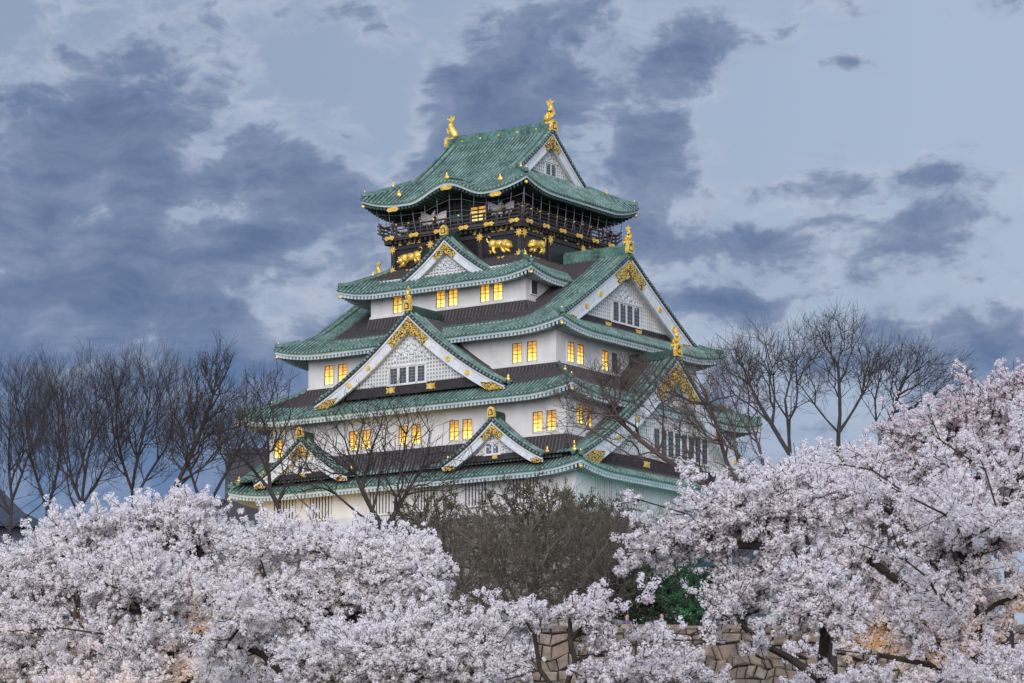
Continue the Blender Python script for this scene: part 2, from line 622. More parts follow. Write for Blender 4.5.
def make_roof(A, B, z0, a, b, cup, lup, dm, verge=None, gwall=None, bump=None, wd=(9, 10), wlim=None, ov=2.2, dark=False, pitch=0.47, old=0.0):
    zp = lambda d: z0 + a * d + b * d * d

    def zf(side, u, d):
        H = A if side % 2 == 0 else B
        e = max(0.0, (H - d) - abs(u))
        z = zp(d) + cup * max(0.0, 1 - e / lup) ** 2 * max(0.0, 1 - d / 4.5)
        if bump and side == 0:
            t = (u - bump[0]) / bump[1]
            if abs(t) < 1.35:
                h = 0.5 * (1 + math.cos(math.pi * min(1, abs(t)))) if abs(t) < 1 else 0.0
                z = max(z, z0 + bump[2] * h + 0.10 * d) if h > 0 else z
        return z

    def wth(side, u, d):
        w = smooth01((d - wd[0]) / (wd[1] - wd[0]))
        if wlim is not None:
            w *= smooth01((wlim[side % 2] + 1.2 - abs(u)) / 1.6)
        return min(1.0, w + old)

    roof, eave, ridge = MB(), MB(), MB()
    hips = []
    ridge.hips = hips
    G = verge
    for side in range(4):
        H, Rr = (A, B) if side % 2 == 0 else (B, A)
        if G and side % 2 == 0:
            dmax = B
            um = lambda d: max(H - d, G)
        elif G:
            dmax = A - gwall
            um = lambda d: H - d
        else:
            dmax = dm
            um = lambda d: H - d
        # sheet
        nd, nu = int(dmax / 0.5) + 2, (120 if bump and side == 0 else 64)
        ds = [dmax * i / (nd - 1) for i in range(nd)]
        rows, ws = [], []
        for d in ds:
            uu = [um(d) * (-1 + 2 * j / (nu - 1)) for j in range(nu)]
            rows.append([S(side, u, Rr - d, zf(side, u, d)) for u in uu])
            ws.append([wth(side, u, d) for u in uu])
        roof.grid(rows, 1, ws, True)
        # rows of round tiles
        nt = int(2 * H / pitch)
        for k in range(nt + 1):
            u = -H + (2 * H - nt * pitch) / 2 + k * pitch
            de = dmax if (G and side % 2 == 0 and abs(u) < G) else min(dmax, H - abs(u))
            if de < 0.15:
                continue
            n = int(de / 0.9) + 2
            rows, ws = [], []
            for i in range(n):
                d = de * i / (n - 1)
                z = zf(side, u, d)
                rows.append([S(side, u + du, Rr - d, z + h) for du, h in ((-0.10, 0.0), (-0.06, 0.12), (0.06, 0.12), (0.10, 0.0))])
                ws.append([wth(side, u, d)] * 4)
            roof.grid(rows, 0, ws, True)
            z = zf(side, u, 0)
            eave.prism([(0.12 * math.cos(q), 0.12 * math.sin(q)) for q in np.linspace(0, 2 * math.pi, 7)[:-1]],
                       lambda p, q, t: S(side, u + p, Rr + 0.03 + t, z - 0.01 + q), 0, 0.07, 3)
        # fascia, soffit
        nu = 120 if bump and side == 0 else 72
        prof = [(0.0, 0.0, 2), (0.0, -0.18, 2), (0.13, -0.19, 0), (0.15, -0.42, 0), (0.30, -0.46, 1), (ov + 0.35, -0.46 + 0.16 * ov, 1)]
        pr = []
        for dd, h, _ in prof:
            r = []
            for j in range(nu):
                t = -1 + 2 * j / (nu - 1)
                u0 = t * H
                zz = zf(side, u0, 0) - z0
                r.append(S(side, t * (H - dd), Rr - dd, z0 + zz * max(0.0, 1 - dd / 4.5) + h))
            pr.append(r)
        for k in range(len(prof) - 1):
            eave.grid([pr[k], pr[k + 1]], prof[k + 1][2] if k != 1 else 0, None, True)
        # rafter ends
        nr = int(2 * (H - 0.25) / 0.44)
        for k in range(nr + 1):
            u = -(H - 0.25) + k * 0.44 + (2 * (H - 0.25) - nr * 0.44) / 2
            zz = zf(side, u, 0) - z0
            q = []
            for hh in (-0.74, -0.45):
                for (du, dd) in ((-0.11, 0.2), (0.11, 0.2), (0.11, ov), (-0.11, ov)):
                    uu = max(-(H - dd), min(H - dd, u + du))
                    q.append(S(side, uu, Rr - dd, z0 + zz * max(0.0, 1 - dd / 4.5) + hh + 0.16 * dd))
            eave.hexa(q, 4)
        # hip ridge on the corner at +u
        hipm = MB()
        hips.append(hipm)
        keep, ridge = ridge, hipm
        de = (A - G) if G else dm
        n = int(de / 0.5) + 2
        pts = []
        for i in range(n):
            d = 0.12 + (de - 0.12) * i / (n - 1)
            dd = max(d, 0)
            z = zf(side, H - dd, dd) + 0.05 + (0.30 * max(0, 1 - d / 1.0) ** 2)
            pts.append(Vector(S(side, H - d, Rr - d, z)))
        dirv = (pts[-1] - pts[0])
        dirv.z = 0
        sidev = Vector((-dirv.y, dirv.x, 0)).normalized()
        ridge.strip([(p, sidev, (0, 0, 1)) for p in pts], [(-0.2, -0.12), (-0.2, 0.14), (-0.1, 0.27), (0.1, 0.27), (0.2, 0.14), (0.2, -0.12)], 0, None, True)
        for dd in ((0.35, 2.6) if not dark else (0.35, 2.4)):
            if dd < de:
                z = zf(side, H - dd, dd)
                p = Vector(S(side, H - dd, Rr - dd, z + 0.26))
                ridge.ball(p, (0.17, 0.17, 0.24), 1, 6)
                ridge.ball(p + Vector((0, 0, 0.24)), (0.07, 0.07, 0.2), 1, 5)
        # gold cap on the corner rafter
        zc = zf(side, H, 0) - 0.85
        c = Vector(S(side, H - 0.25, Rr - 0.25, zc))
        ridge.ball(c, (0.2, 0.2, 0.17), 1, 6)
        ridge = keep
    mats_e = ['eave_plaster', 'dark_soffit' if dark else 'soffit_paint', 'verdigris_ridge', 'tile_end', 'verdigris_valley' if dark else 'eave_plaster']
    return roof, eave, ridge, mats_e, zf, zp


def hip_parts(ridge, r):
    for h in ridge.hips:
        cb(h, 'hip_ridge', ['verdigris_ridge', 'gold'], r)


def hip_roof(label, **kw):
    roof, eave, ridge, me, zf, zp = make_roof(**kw)
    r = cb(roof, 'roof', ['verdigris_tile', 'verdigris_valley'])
    tag(r, label)
    cb(eave, 'eave', me, r)
    hip_parts(ridge, r)
    return r, zf, zp


def side_dir(side):
    o = Vector(S(side, 0, 0, 0))
    return (Vector(S(side, 1, 0, 0)) - o), (Vector(S(side, 0, 1, 0)) - o)


def gable_front(roof_obj, side, uc, w, zf, rv, rec, zb, bw=0.8, nwin=0, winw=0.8, winh=1.8, winz=None, beam=0.8, ornaments=True, studs=(0.42, 0.62), wu=0.0):
    """the decorated triangle below a gable roof; zf(u) is the roof line for |u| <= w"""
    def cosf(u):
        e = 0.05
        s = (zf(u + e) - zf(u - e)) / (2 * e) if abs(u) > 0.1 else (zf(0.3) - zf(0.1)) / 0.2
        return 1 / math.sqrt(1 + s * s)
    zmin = zb - beam - 0.7
    P = lambda u, r, z: S(side, uc + u, r, z)
    N = 40
    us = [-w + 2 * w * i / N for i in range(N + 1)]
    # rake edge: dark tile band and tile ends
    rk = MB()
    rows = [[], [], [], []]
    for u in us:
        z, c = zf(u), cosf(u)
        rows[0].append(P(u, rv - 0.25, z + 0.16))
        rows[1].append(P(u, rv + 0.02, z + 0.14))
        rows[2].append(P(u, rv + 0.02, z - 0.24 / c))
        rows[3].append(P(u, rv - 0.30, z - 0.26 / c))
    rk.grid(rows, 0, None, False)
    L = 0.0
    pu, pz = -w, zf(-w)
    for i in range(1, 401):
        u = -w + 2 * w * i / 400
        z = zf(u)
        L += math.hypot(u - pu, z - pz)
        pu, pz = u, z
        if L > 0.42:
            L = 0
            c = cosf(u)
            rk.prism([(0.13 * math.cos(q), 0.13 * math.sin(q)) for q in np.linspace(0, 2 * math.pi, 7)[:-1]],
                     lambda p, q, t: P(u + p, rv + 0.02 + t, z - 0.03 / c + q), 0, 0.10, 1)
    # ridge tiles along the rake, and a second line inside
    for r in (rv - 0.16, rv - 0.95):
        pts = [Vector(P(u, r, zf(u) + 0.12)) for u in us]
        rk.tube(pts, 0.16 if r > rv - 0.5 else 0.22, 6, 1)
    cb(rk, 'rake_tiles', ['dark_rake', 'verdigris_tile'], roof_obj)
    # barge board
    bb = MB()
    def band(o0, o1, r0, r1, mat, u0=-w, u1=w, n=N, f0=None, f1=None):
        a, b, c2, d2 = [], [], [], []
        for i in range(n + 1):
            u = u0 + (u1 - u0) * i / n
            c = cosf(u)
            x0 = o0 if f0 is None else f0(u)
            x1 = o1 if f1 is None else f1(u)
            zt, zl = max(zf(u) - x0 / c, zmin), max(zf(u) - x1 / c, zmin)
            a.append(P(u, r1, zt)); b.append(P(u, r0, zt)); c2.append(P(u, r0, zl)); d2.append(P(u, r1, zl))
        return [a, b, c2, d2]
    bb.grid(band(0.24, 0.42, rv - 0.06, rv - 0.4, 0), 0, None, False)
    bb.grid(band(0.44, 0.44 + bw, rv - 0.14, rv - 0.4, 0), 0, None, False)
    bb.grid(band(0.44 + bw - 0.14, 0.44 + bw + 0.05, rv - 0.09, rv - 0.4, 0), 0, None, False)
    oo = 0.44 + bw * 0.8
    bb.grid([[P(u, rv - 0.36, zf(u) - oo / cosf(u)) for u in us], [P(u, rv - rec + 0.03, zf(u) - oo / cosf(u)) for u in us]], 0, None, False)
    for s in (-1, 1):
        for q in studs:
            u = s * w * q
            z = zf(u) - (0.44 + bw * 0.5) / cosf(u)
            bb.prism([(0.27 * math.cos(k), 0.27 * math.sin(k)) for k in np.linspace(0, 2 * math.pi, 13)[:-1]],
                     lambda p, q2, t: P(u + p, rv - 0.14 + t, z + q2), 0, 0.1, 1)
    g = cb(bb, 'bargeboard', ['carved_plaster', 'gold'], roof_obj)
    # wall with lattice
    gw = MB()
    rw = rv - rec
    top = lambda u: zf(u) - (0.44 + bw * 0.7) / cosf(u)
    uw = next((w * k / 400 for k in range(400, 0, -1) if top(w * k / 400) > zb), w * 0.8)
    M = 48
    rows = [[P(uw * (-1 + 2 * i / M), rw, zb - 0.05) for i in range(M + 1)], [P(uw * (-1 + 2 * i / M), rw, max(zb, top(uw * (-1 + 2 * i / M)))) for i in range(M + 1)]]
    gw.grid(rows, 0, None, False)
    p = 0.36
    k = -int(uw / p)
    inner = lambda u: top(u) - 0.1
    while k * p < uw:
        u = k * p
        if inner(u) > zb + 0.2:
            gw.hexa([P(u - 0.075, rw + 0.07, zb), P(u + 0.075, rw + 0.07, zb), P(u + 0.075, rw - 0.02, zb), P(u - 0.075, rw - 0.02, zb),
                     P(u - 0.075, rw + 0.07, inner(u)), P(u + 0.075, rw + 0.07, inner(u)), P(u + 0.075, rw - 0.02, inner(u)), P(u - 0.075, rw - 0.02, inner(u))], 1)
        k += 1
    z = zb + 0.18
    while z < zf(0):
        uz = next((uw * (1 - k / 200) for k in range(200) if inner(uw * (1 - k / 200)) > z + 0.1), 0)
        if uz > 0.3:
            gw.hexa([P(-uz, rw + 0.055, z - 0.075), P(uz, rw + 0.055, z - 0.075), P(uz, rw - 0.02, z - 0.075), P(-uz, rw - 0.02, z - 0.075),
                     P(-uz, rw + 0.055, z + 0.075), P(uz, rw + 0.055, z + 0.075), P(uz, rw - 0.02, z + 0.075), P(-uz, rw - 0.02, z + 0.075)], 1)
        z += p
    # plaster border along the slope
    for s in (-1, 1):
        path = [Vector(P(s * uw * (1 - i / 20), rw + 0.05, top(s * uw * (1 - i / 20)) - 0.12)) for i in range(21)]
        gw.tube(path, 0.13, 5, 1)
    # carved plaster below the peak
    hh = zf(0) - (0.44 + bw * 1.3) / cosf(0.2)
    sc = 0.06 * w + 0.28
    spots = [(0, -0.1, 0.42), (0, -0.75, 0.3), (0, -1.3, 0.36), (0, -1.9, 0.24)]
    for q in range(9):
        t = q / 8
        spots += [(sg * (0.35 + 1.9 * t), -0.35 - 1.55 * t + 0.22 * math.sin(t * 12), 0.34 - 0.14 * t) for sg in (-1, 1)]
        spots += [(sg * (0.3 + 0.75 * t), -1.0 - 0.8 * t + 0.25 * math.sin(t * 9), 0.24 - 0.08 * t) for sg in (-1, 1)]
    for (a, b, r) in spots:
        c = P(a * sc, rw + 0.1, hh - 0.6 * sc + b * sc)
        ur, rr = side_dir(side)
        ex = Vector((abs(ur.x) * r * sc * 0.8 + abs(rr.x) * 0.09, abs(ur.y) * r * sc * 0.8 + abs(rr.y) * 0.09, r * sc * 0.8))
        gw.ball(c, ex, 2, 6)
    wl = cb(gw, 'gable_wall', ['lattice_back', 'plaster', 'carved_plaster'], roof_obj)
    # dark beam with gold clasps
    bm = MB()
    bl = uw * 1.02
    bm.hexa([P(-bl - 0.5, rw + 0.14, zb - beam), P(bl + 0.5, rw + 0.14, zb - beam), P(bl + 0.5, rw - 0.3, zb - beam), P(-bl - 0.5, rw - 0.3, zb - beam),
             P(-bl, rw + 0.14, zb), P(bl, rw + 0.14, zb), P(bl, rw - 0.3, zb), P(-bl, rw - 0.3, zb)], 0)
    hour = [(-0.55, -0.3), (-0.32, -0.22), (0, -0.3), (0.32, -0.22), (0.55, -0.3), (0.42, 0), (0.55, 0.3), (0.32, 0.22), (0, 0.3), (-0.32, 0.22), (-0.55, 0.3), (-0.42, 0)]
    fs = beam / 0.95
    for q in ((-0.33, 0.33) if w > 8 else (0.0,)):
        bm.prism([(x * fs + q * uw, y * fs) for x, y in hour], lambda a, b, t: P(a, rw + 0.14 + t, zb - beam * 0.5 + b), 0, 0.06, 1)
    cb(bm, 'gable_beam', ['dark_timber', 'gold'], roof_obj)
    # windows in the gable
    if nwin:
        wm = MB()
        tw = nwin * winw + 0.2
        wz = zb if winz is None else winz
        wm.hexa([P(wu - tw / 2, rw + 0.16, wz), P(wu + tw / 2, rw + 0.16, wz), P(wu + tw / 2, rw, wz), P(wu - tw / 2, rw, wz),
                 P(wu - tw / 2, rw + 0.16, wz + winh), P(wu + tw / 2, rw + 0.16, wz + winh), P(wu + tw / 2, rw, wz + winh), P(wu - tw / 2, rw, wz + winh)], 0)
        for i in range(nwin):
            u0 = wu - tw / 2 + 0.1 + i * winw
            a, b = u0 + winw * 0.14, u0 + winw * 0.86
            wm.poly([P(a, rw + 0.165, wz + 0.12), P(b, rw + 0.165, wz + 0.12), P(b, rw + 0.165, wz + winh - 0.12), P(a, rw + 0.165, wz + winh - 0.12)], 1)
            for s in range(1, 5):
                zz = wz + 0.12 + (winh - 0.24) * s / 5
                wm.poly([P(a, rw + 0.175, zz - 0.02), P(b, rw + 0.175, zz - 0.02), P(b, rw + 0.175, zz + 0.02), P(a, rw + 0.175, zz + 0.02)], 2)
            wm.poly([P((a + b) / 2 - 0.02, rw + 0.178, wz + 0.12), P((a + b) / 2 + 0.02, rw + 0.178, wz + 0.12), P((a + b) / 2 + 0.02, rw + 0.178, wz + winh - 0.12), P((a + b) / 2 - 0.02, rw + 0.178, wz + winh - 0.12)], 2)
        for (a, b) in ((wz - 0.1, wz), (wz + winh, wz + winh + 0.12)):
            wm.hexa([P(wu - tw / 2 - 0.1, rw + 0.24, a), P(wu + tw / 2 + 0.1, rw + 0.24, a), P(wu + tw / 2 + 0.1, rw, a), P(wu - tw / 2 - 0.1, rw, a),
                     P(wu - tw / 2 - 0.1, rw + 0.24, b), P(wu + tw / 2 + 0.1, rw + 0.24, b), P(wu + tw / 2 + 0.1, rw, b), P(wu - tw / 2 - 0.1, rw, b)], 0)
        cb(wm, 'gable_window', ['plaster', 'slate_shutter', 'lattice_back'], roof_obj)
    if ornaments:
        go = MB()
        u1 = 0.215 * w
        f0 = lambda u: 0.46
        f1 = lambda u: 0.46 + (bw * (0.98 - 0.3 * abs(u) / u1 + 0.26 * abs(math.sin(u / u1 * 7.0)))) * (1 if abs(u) < u1 * 0.80 else max(0.2, (u1 - abs(u)) / (u1 * 0.20)))
        go.grid(band(0, 0, rv - 0.02, rv - 0.16, 0, -u1, u1, 60, f0, f1), 0, None, False)
        go.prism([(0.55 * bw * math.cos(k) , 0.55 * bw * math.sin(k)) for k in np.linspace(0, 2 * math.pi, 9)[:-1]],
                 lambda a, b, t: P(a, rv - 0.02 + t, zf(0) - (0.5 + bw * 0.6) / cosf(0.2) + b), 0, 0.08, 0)
        cb(go, 'gold_ornament', 'gold_filigree', roof_obj)
        for s in (-1, 1):
            go = MB()
            a, b = s * 0.76 * w, s * 0.985 * w
            g0 = lambda u: 0.46 + bw * 0.62 * max(0.0, 1 - abs(u - a) / (0.11 * w))
            g1 = lambda u: 0.46 + bw * min(1.35, 0.72 + 0.63 * abs(u - a) / (0.12 * w)) + 0.16 * bw * abs(math.sin(abs(u - a) / w * 42))
            rows = band(0, 0, rv - 0.03, rv - 0.16, 0, a, b, 40, g0, g1)
            go.grid(rows, 0, None, False)
            cb(go, 'gold_ornament', 'gold_filigree', roof_obj)


def ridge_end(roof_obj, side, uc, r, z, s=1.0, fish=True):
    """gold demon tile at a ridge end, with a leaping fish on top"""
    P = lambda u, rr, zz: S(side, uc + u * s, r + rr * s, z + zz * s)
    mb = MB()
    arch = [(-0.55, -0.25), (0.55, -0.25), (0.62, 0.15), (0.50, 0.75), (0.28, 1.02), (0, 1.12), (-0.28, 1.02), (-0.50, 0.75), (-0.62, 0.15)]
    mb.prism(arch, lambda a, b, t: P(a, t, b), -0.28, 0.12, 0)
    mb.prism([(a * 0.62, 0.08 + b * 0.62) for a, b in arch], lambda a, b, t: P(a, t, b), 0.12, 0.125, 1)
    mb.prism([(a * 0.36, 0.14 + b * 0.4) for a, b in arch], lambda a, b, t: P(a, t, b), 0.12, 0.22, 0)
    cb(mb, 'demon_tile', ['gold', 'dark_timber'], roof_obj)
    if fish:
        f = MB()
        h = 0.95 if fish != 'big' else 0.75
        q = 1.0 if fish != 'big' else 1.55
        o = -0.25 if fish != 'big' else -0.55
        c = [(0.36, 0.02, 0.17), (0.36, 0.18, 0.27), (0.22, 0.42, 0.31), (0.04, 0.70, 0.28), (-0.08, 0.98, 0.24), (-0.10, 1.24, 0.18), (0.0, 1.46, 0.10)]
        ur, rr = side_dir(side)
        f.tube([Vector(P(0, o - 0.1 + a * q * -1 + 0.1, h + b * q)) for a, b, _ in c], [x[2] * q * s for x in c], 9, 0)
        tail = [(0.0, 1.28), (-0.18, 1.45), (-0.48, 1.62), (-0.30, 1.68), (-0.10, 1.62), (-0.05, 1.92), (0.10, 1.66), (0.22, 1.80), (0.34, 1.72), (0.24, 1.46), (0.10, 1.30)]
        f.prism(tail, lambda a, b, t: P(t, o - a * q, h + b * q), -0.07, 0.07, 0)
        fin = [(0.14, 0.4), (0.5, 0.62), (0.42, 0.74), (0.56, 0.9), (0.2, 0.84), (0.0, 0.62)]
        f.prism(fin, lambda a, b, t: P(t, o + a * q * 0.9 + 0.05, h + b * q), -0.05, 0.05, 0)
        for sg in (-1, 1):
            f.prism([(0.0, 0.3), (0.34, 0.5), (0.46, 0.78), (0.24, 0.66), (0.1, 0.62)], lambda a, b, t: P(sg * (0.12 + a * 0.9), o + t, h + b * q), -0.05, 0.05, 0)
        f.prism([(-0.38, -0.1), (0.38, -0.1), (0.3, 0.14), (-0.3, 0.14)], lambda a, b, t: P(a, o + t, h + b), -0.5, 0.5, 0)
        cb(f, 'gold_fish', 'gold', roof_obj)


def dormer(label, side, uc, w, rv, rb, za, H, k=0.34, rec=0.75, zb=None, bw=0.8, fish=None, rs=0.9, brown=None, **kw):
    """a chidori gable: its own small curved roof, ridge, front and ornaments"""
    zf = lambda u: za - H * ((1 + k) * min(1, abs(u) / w) - k * min(1, abs(u) / w) ** 2)
    roof = MB()
    for s in (-1, 1):
        rows, ws = [], []
        for i in range(13):
            u = s * w * i / 12
            rows.append([S(side, uc + u, rv + (rb - rv) * j / 8, zf(u) - 0.02 + 0.25 * smooth01((i / 12 - 0.8) / 0.2)) for j in range(9)])
            ws.append([0.12 + 0.8 * smooth01((j / 8 - 0.3) / 0.4) if brown is None else brown for j in range(9)])
        roof.grid(rows, 1, ws, True)
        n = int((rv - rb) / 0.47)
        for j in range(n):
            r = rv - 0.45 - j * 0.47
            rows, wv = [], []
            for i in range(13):
                u = s * w * (0.02 + 0.98 * i / 12)
                z = zf(u) - 0.02 + 0.25 * smooth01((i / 12 - 0.8) / 0.2)
                rows.append([S(side, uc + u, r + a, z + b) for a, b in ((-0.10, 0), (-0.06, 0.12), (0.06, 0.12), (0.10, 0))])
                wv.append([(0.12 + 0.8 * smooth01(((rv - r) / (rv - rb) - 0.3) / 0.4) if brown is None else brown)] * 4)
            roof.grid(rows, 0, wv, True)
    ro = cb(roof, 'gable_roof', ['verdigris_tile', 'verdigris_valley'])
    tag(ro, label)
    rd = MB()
    ur, rr = side_dir(side)
    pts = [Vector(S(side, uc, rv + 0.05 + (rb - rv - 0.05) * i / 8, za)) for i in range(9)]
    rd.strip([(p, ur, (0, 0, 1)) for p in pts], [(-0.3, -0.15), (-0.3, 0.45), (-0.16, 0.68), (0.16, 0.68), (0.3, 0.45), (0.3, -0.15)], 0)
    for s in (-1, 1):
        p = Vector(S(side, uc + s * w * 0.985, rv - 0.95, zf(w) + 0.45))
        kn = MB()
        kn.ball(p, 0.22, 0, 6)
        kn.ball(p + Vector((0, 0, 0.28)), (0.11, 0.11, 0.22), 0, 5)
        cb(kn, 'gold_finial', 'gold', ro)
    cb(rd, 'ridge', ['verdigris_valley', 'gold'], ro)
    gable_front(ro, side, uc, w, zf, rv, rec, zb if zb is not None else za - H + 0.6, bw=bw, **kw)
    ridge_end(ro, side, uc, rv + 0.05, za + 0.25, rs, fish)
    return ro


def storey(label, A, B, z0, z1, z_skirt, mat='plaster', skirt='dark_timber', ctr=0.42):
    mb = MB()
    mb.box(-A + ctr, A + ctr, -B, B, z0, z1, 0)
    mb.box(-A - 0.1 + ctr, A + 0.1 + ctr, -B - 0.1, B + 0.1, z0 - 0.12, z0 + 0.10, 0)
    w = cb(mb, 'storey_wall', [mat])
    tag(w, label)
    if z_skirt is not None:
        sk = MB()
        dzz = z0 - 0.14 - z_skirt
        out = min(0.75, dzz * 0.42)
        for side in range(4):
            H, Rr = (A, B) if side % 2 == 0 else (B, A)
            c0 = (ctr, 0, -ctr, 0)[side]
            ro = (0, ctr, 0, -ctr)[side]
            P = lambda u, q, t: S(side, u + c0, Rr + ro + 0.16 + out * (1 - q) ** 1.3 + t, z_skirt + dzz * q)
            sk.grid([[P(s_ * (H + 0.16 + out * (1 - q) ** 1.3), q, 0) for s_ in (-1, 1)] for q in (0, 0.33, 0.66, 1)], 1, [[1, 1]] * 4, False)
            n = int(2 * H / 0.40)
            for k in range(n + 1):
                u = -H + 2 * H * k / n
                sk.grid([[P(u + a, q, t) for a, t in ((-0.11, 0), (-0.07, 0.12), (0.07, 0.12), (0.11, 0))] for q in (0, 0.33, 0.66, 1)], 0, [[1 - 0.72 * (1 - q) ** 1.4] * 4 for q in (0, 0.33, 0.66, 1)], True)
        cb(sk, 'skirt_roof', ['verdigris_tile', 'dark_timber'], w)
    return w


def big_castle():
    # ---- first storey and its roof
    storey('cream lit lowest storey with barred windows', 18.9, 15.2, ZB - 0.5, 42.2, None)
    r1, zf1, _ = hip_roof('lowest and widest green roof', A=21.25, B=17.05, z0=41.1, a=0.60, b=0.035, cup=0.75, lup=6.0, dm=3.9, wd=(0.5, 1.7), old=0.20, ov=2.0)
    storey('white second storey wall', 17.75, 15.1, 44.60, 49.4, 42.2)
    r2, zf2, _ = hip_roof('second green roof from the bottom', A=20.3, B=17.1, z0=48.4, a=0.58, b=0.02, cup=0.75, lup=6.0, dm=5.4, wd=(1.5, 3.1), old=0.18, ov=2.1)
    storey('white third storey wall', 14.95, 12.57, 51.95, 56.4, 50.6)
    # ---- the great hip-and-gable roof
    roof, eave, ridge, me, zf3, zp3 = make_roof(A=17.49, B=14.57, z0=55.2, a=0.562, b=0.0043, cup=0.8, lup=6.0, dm=4, verge=15.6, gwall=13.9, wd=(1.7, 3.6), wlim=(11.6, 40), old=0.15, ov=2.1)
    G = 15.6
    pts = [Vector((-G + 2 * G * i / 20, 0, 64.25)) for i in range(21)]
    ridge.strip([(p, (0, 1, 0), (0, 0, 1)) for p in pts], [(-0.42, -0.5), (-0.38, 0.75), (-0.2, 1.0), (0.2, 1.0), (0.38, 0.75), (0.42, -0.5)], 0)
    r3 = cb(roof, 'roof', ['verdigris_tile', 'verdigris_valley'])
    tag(r3, 'great hip and gable roof of the third storey')
    cb(eave, 'eave', me, r3)
    cb(ridge, 'main_ridge', ['verdigris_ridge', 'gold'], r3)
    hip_parts(ridge, r3)
    w3 = 12.6
    for side in (1, 3):
        zg = lambda u: zp3(14.57 - min(abs(u), w3 + 0.2))
        gable_front(r3, side, 0.25 if side == 1 else 0.0, w3, zg, G, 1.1, 57.45, bw=1.15, nwin=4 if side == 1 else 4, winw=1.24, winh=2.1, beam=0.95, wu=0.5)
        ridge_end(r3, side, 0.0, G + 0.05, 64.6, 0.9, True)
    storey('white fourth storey wall', 9.42, 9.75, 58.95, 62.6, 57.0, ctr=0.5)
    r4, zf4, _ = hip_roof('green roof below the black storey', A=11.9, B=11.55, z0=61.25, a=0.60, b=0.02, cup=0.75, lup=5.0, dm=4.6, wd=(1.5, 2.8), old=0.10, ov=2.0)
    # ---- dormers on the long face
    dormer('small gable over the left of the lowest roof', 0, -12.0, 5.8, 17.0, 14.9, 46.35, 4.0, zb=42.95, bw=0.55, rs=0.72, nwin=2, winw=0.8, winh=1.15, beam=0.55, studs=())
    dormer('small gable over the middle of the lowest roof', 0, 11.0, 5.8, 17.0, 14.9, 46.35, 4.0, zb=42.95, bw=0.55, rs=0.72, nwin=2, winw=0.8, winh=1.15, beam=0.55, studs=(), wu=-0.3)
    dormer('wide white latticed gable on the second roof', 0, 0.55, 11.4, 16.3, 10.9, 57.7, 8.0, zb=50.75, bw=0.82, rs=0.78, fish=True, nwin=4, winw=1.1, winh=1.75, beam=0.95, wu=-0.4)
    dormer('small latticed gable in front of the black storey', 0, 0.45, 6.3, 10.25, 7.5, 66.2, 4.5, zb=62.65, bw=0.6, rs=0.75, beam=0.55, studs=())
    # the tall gable on the short face
    dormer('tall gable on the short right face', 1, 0.3, 16.9, 20.9, 14.8, 53.6, 11.35, k=0.32, rec=1.3, zb=43.2, bw=1.25, rs=0.92, fish=True, nwin=8, winw=1.24, winh=2.7, beam=1.0, winz=43.8, wu=2.2)
    dormer('tall gable on the short left face', 3, 0.0, 16.9, 20.9, 14.8, 53.6, 11.35, k=0.32, rec=1.3, zb=43.2, bw=1.25, rs=1.15, fish=True, beam=1.0)
    # the same small gable on the two faces turned away
    dormer('small gable on the far side', 2, 0.45, 6.3, 10.25, 7.5, 66.2, 4.5, zb=62.65, bw=0.6, rs=0.75, beam=0.55, studs=())

    # ---- black storey with gold beasts
    bw = MB()
    bx, by = 7.95, 7.6
    bw.box(-bx, bx, -by, by, 61.5, 66.9, 0)
    for side, (h, r) in enumerate(((bx, by), (by, bx), (bx, by), (by, bx))):
        for u in (-h + 0.25, -h * 0.38, h * 0.38, h - 0.25):
            bw.hexa([S(side, u + a, r + b, z) for z in (62.0, 66.9) for a, b in ((-0.25, 0.12), (0.25, 0.12), (0.25, -0.1), (-0.25, -0.1))], 1)
        for z in (63.75, 66.25):
            bw.hexa([S(side, a, r + b, zz) for zz in (z - 0.18, z + 0.18) for a, b in ((-h - 0.15, 0.15), (h + 0.15, 0.15), (h + 0.15, -0.1), (-h - 0.15, -0.1))], 1)
    black = cb(bw, 'black_wall', ['black_lacquer', 'dark_timber'])
    # deck
    dk = MB()
    dx, dy = 8.5, 8.3
    dk.box(-dx, dx, -dy, dy, 66.95, 67.40, 0)
    dk.box(-dx - 0.12, dx + 0.12, -dy - 0.12, dy + 0.12, 67.12, 67.30, 0)
    for side, (h, r) in enumerate(((dx, dy), (dy, dx), (dx, dy), (dy, dx))):
        n = int(2 * h / 0.62)
        for k in range(n + 1):
            u = -h + 0.1 + k * (2 * h - 0.2) / n
            dk.hexa([S(side, u + a, r + b, zz) for zz in (66.62, 66.96) for a, b in ((-0.12, -0.15), (0.12, -0.15), (0.12, -1.0), (-0.12, -1.0))], 1)
    balcony = cb(dk, 'balcony', ['deck_timber', 'dark_timber'])
    rl = MB()
    for side, (h, r) in enumerate(((dx, dy), (dy, dx), (dx, dy), (dy, dx))):
        n = int(2 * h / 1.45)
        for k in range(n + 1):
            u = -h + 2 * h * k / n
            rl.hexa([S(side, u + a, r + b, zz) for zz in (67.4, 68.45) for a, b in ((-0.08, 0.06), (0.08, 0.06), (0.08, -0.1), (-0.08, -0.1))], 0)
            rl.ball(S(side, u, r - 0.02, 68.52), 0.12, 1, 5)
        for z, rr in ((67.62, 0.09), (68.0, 0.07), (68.38, 0.11)):
            e = 0.75
            pts = [Vector(S(side, -h - e, r, z + 0.28))] + [Vector(S(side, -h - 0.2 + (2 * h + 0.4) * i / 10, r, z)) for i in range(11)] + [Vector(S(side, h + e, r, z + 0.28))]
            rl.tube(pts, rr, 6, 0)
    cb(rl, 'railing', ['deck_timber', 'gold'], balcony)
    # gold fittings: one flower, one square, one clasp, copied round the storey
    star = []
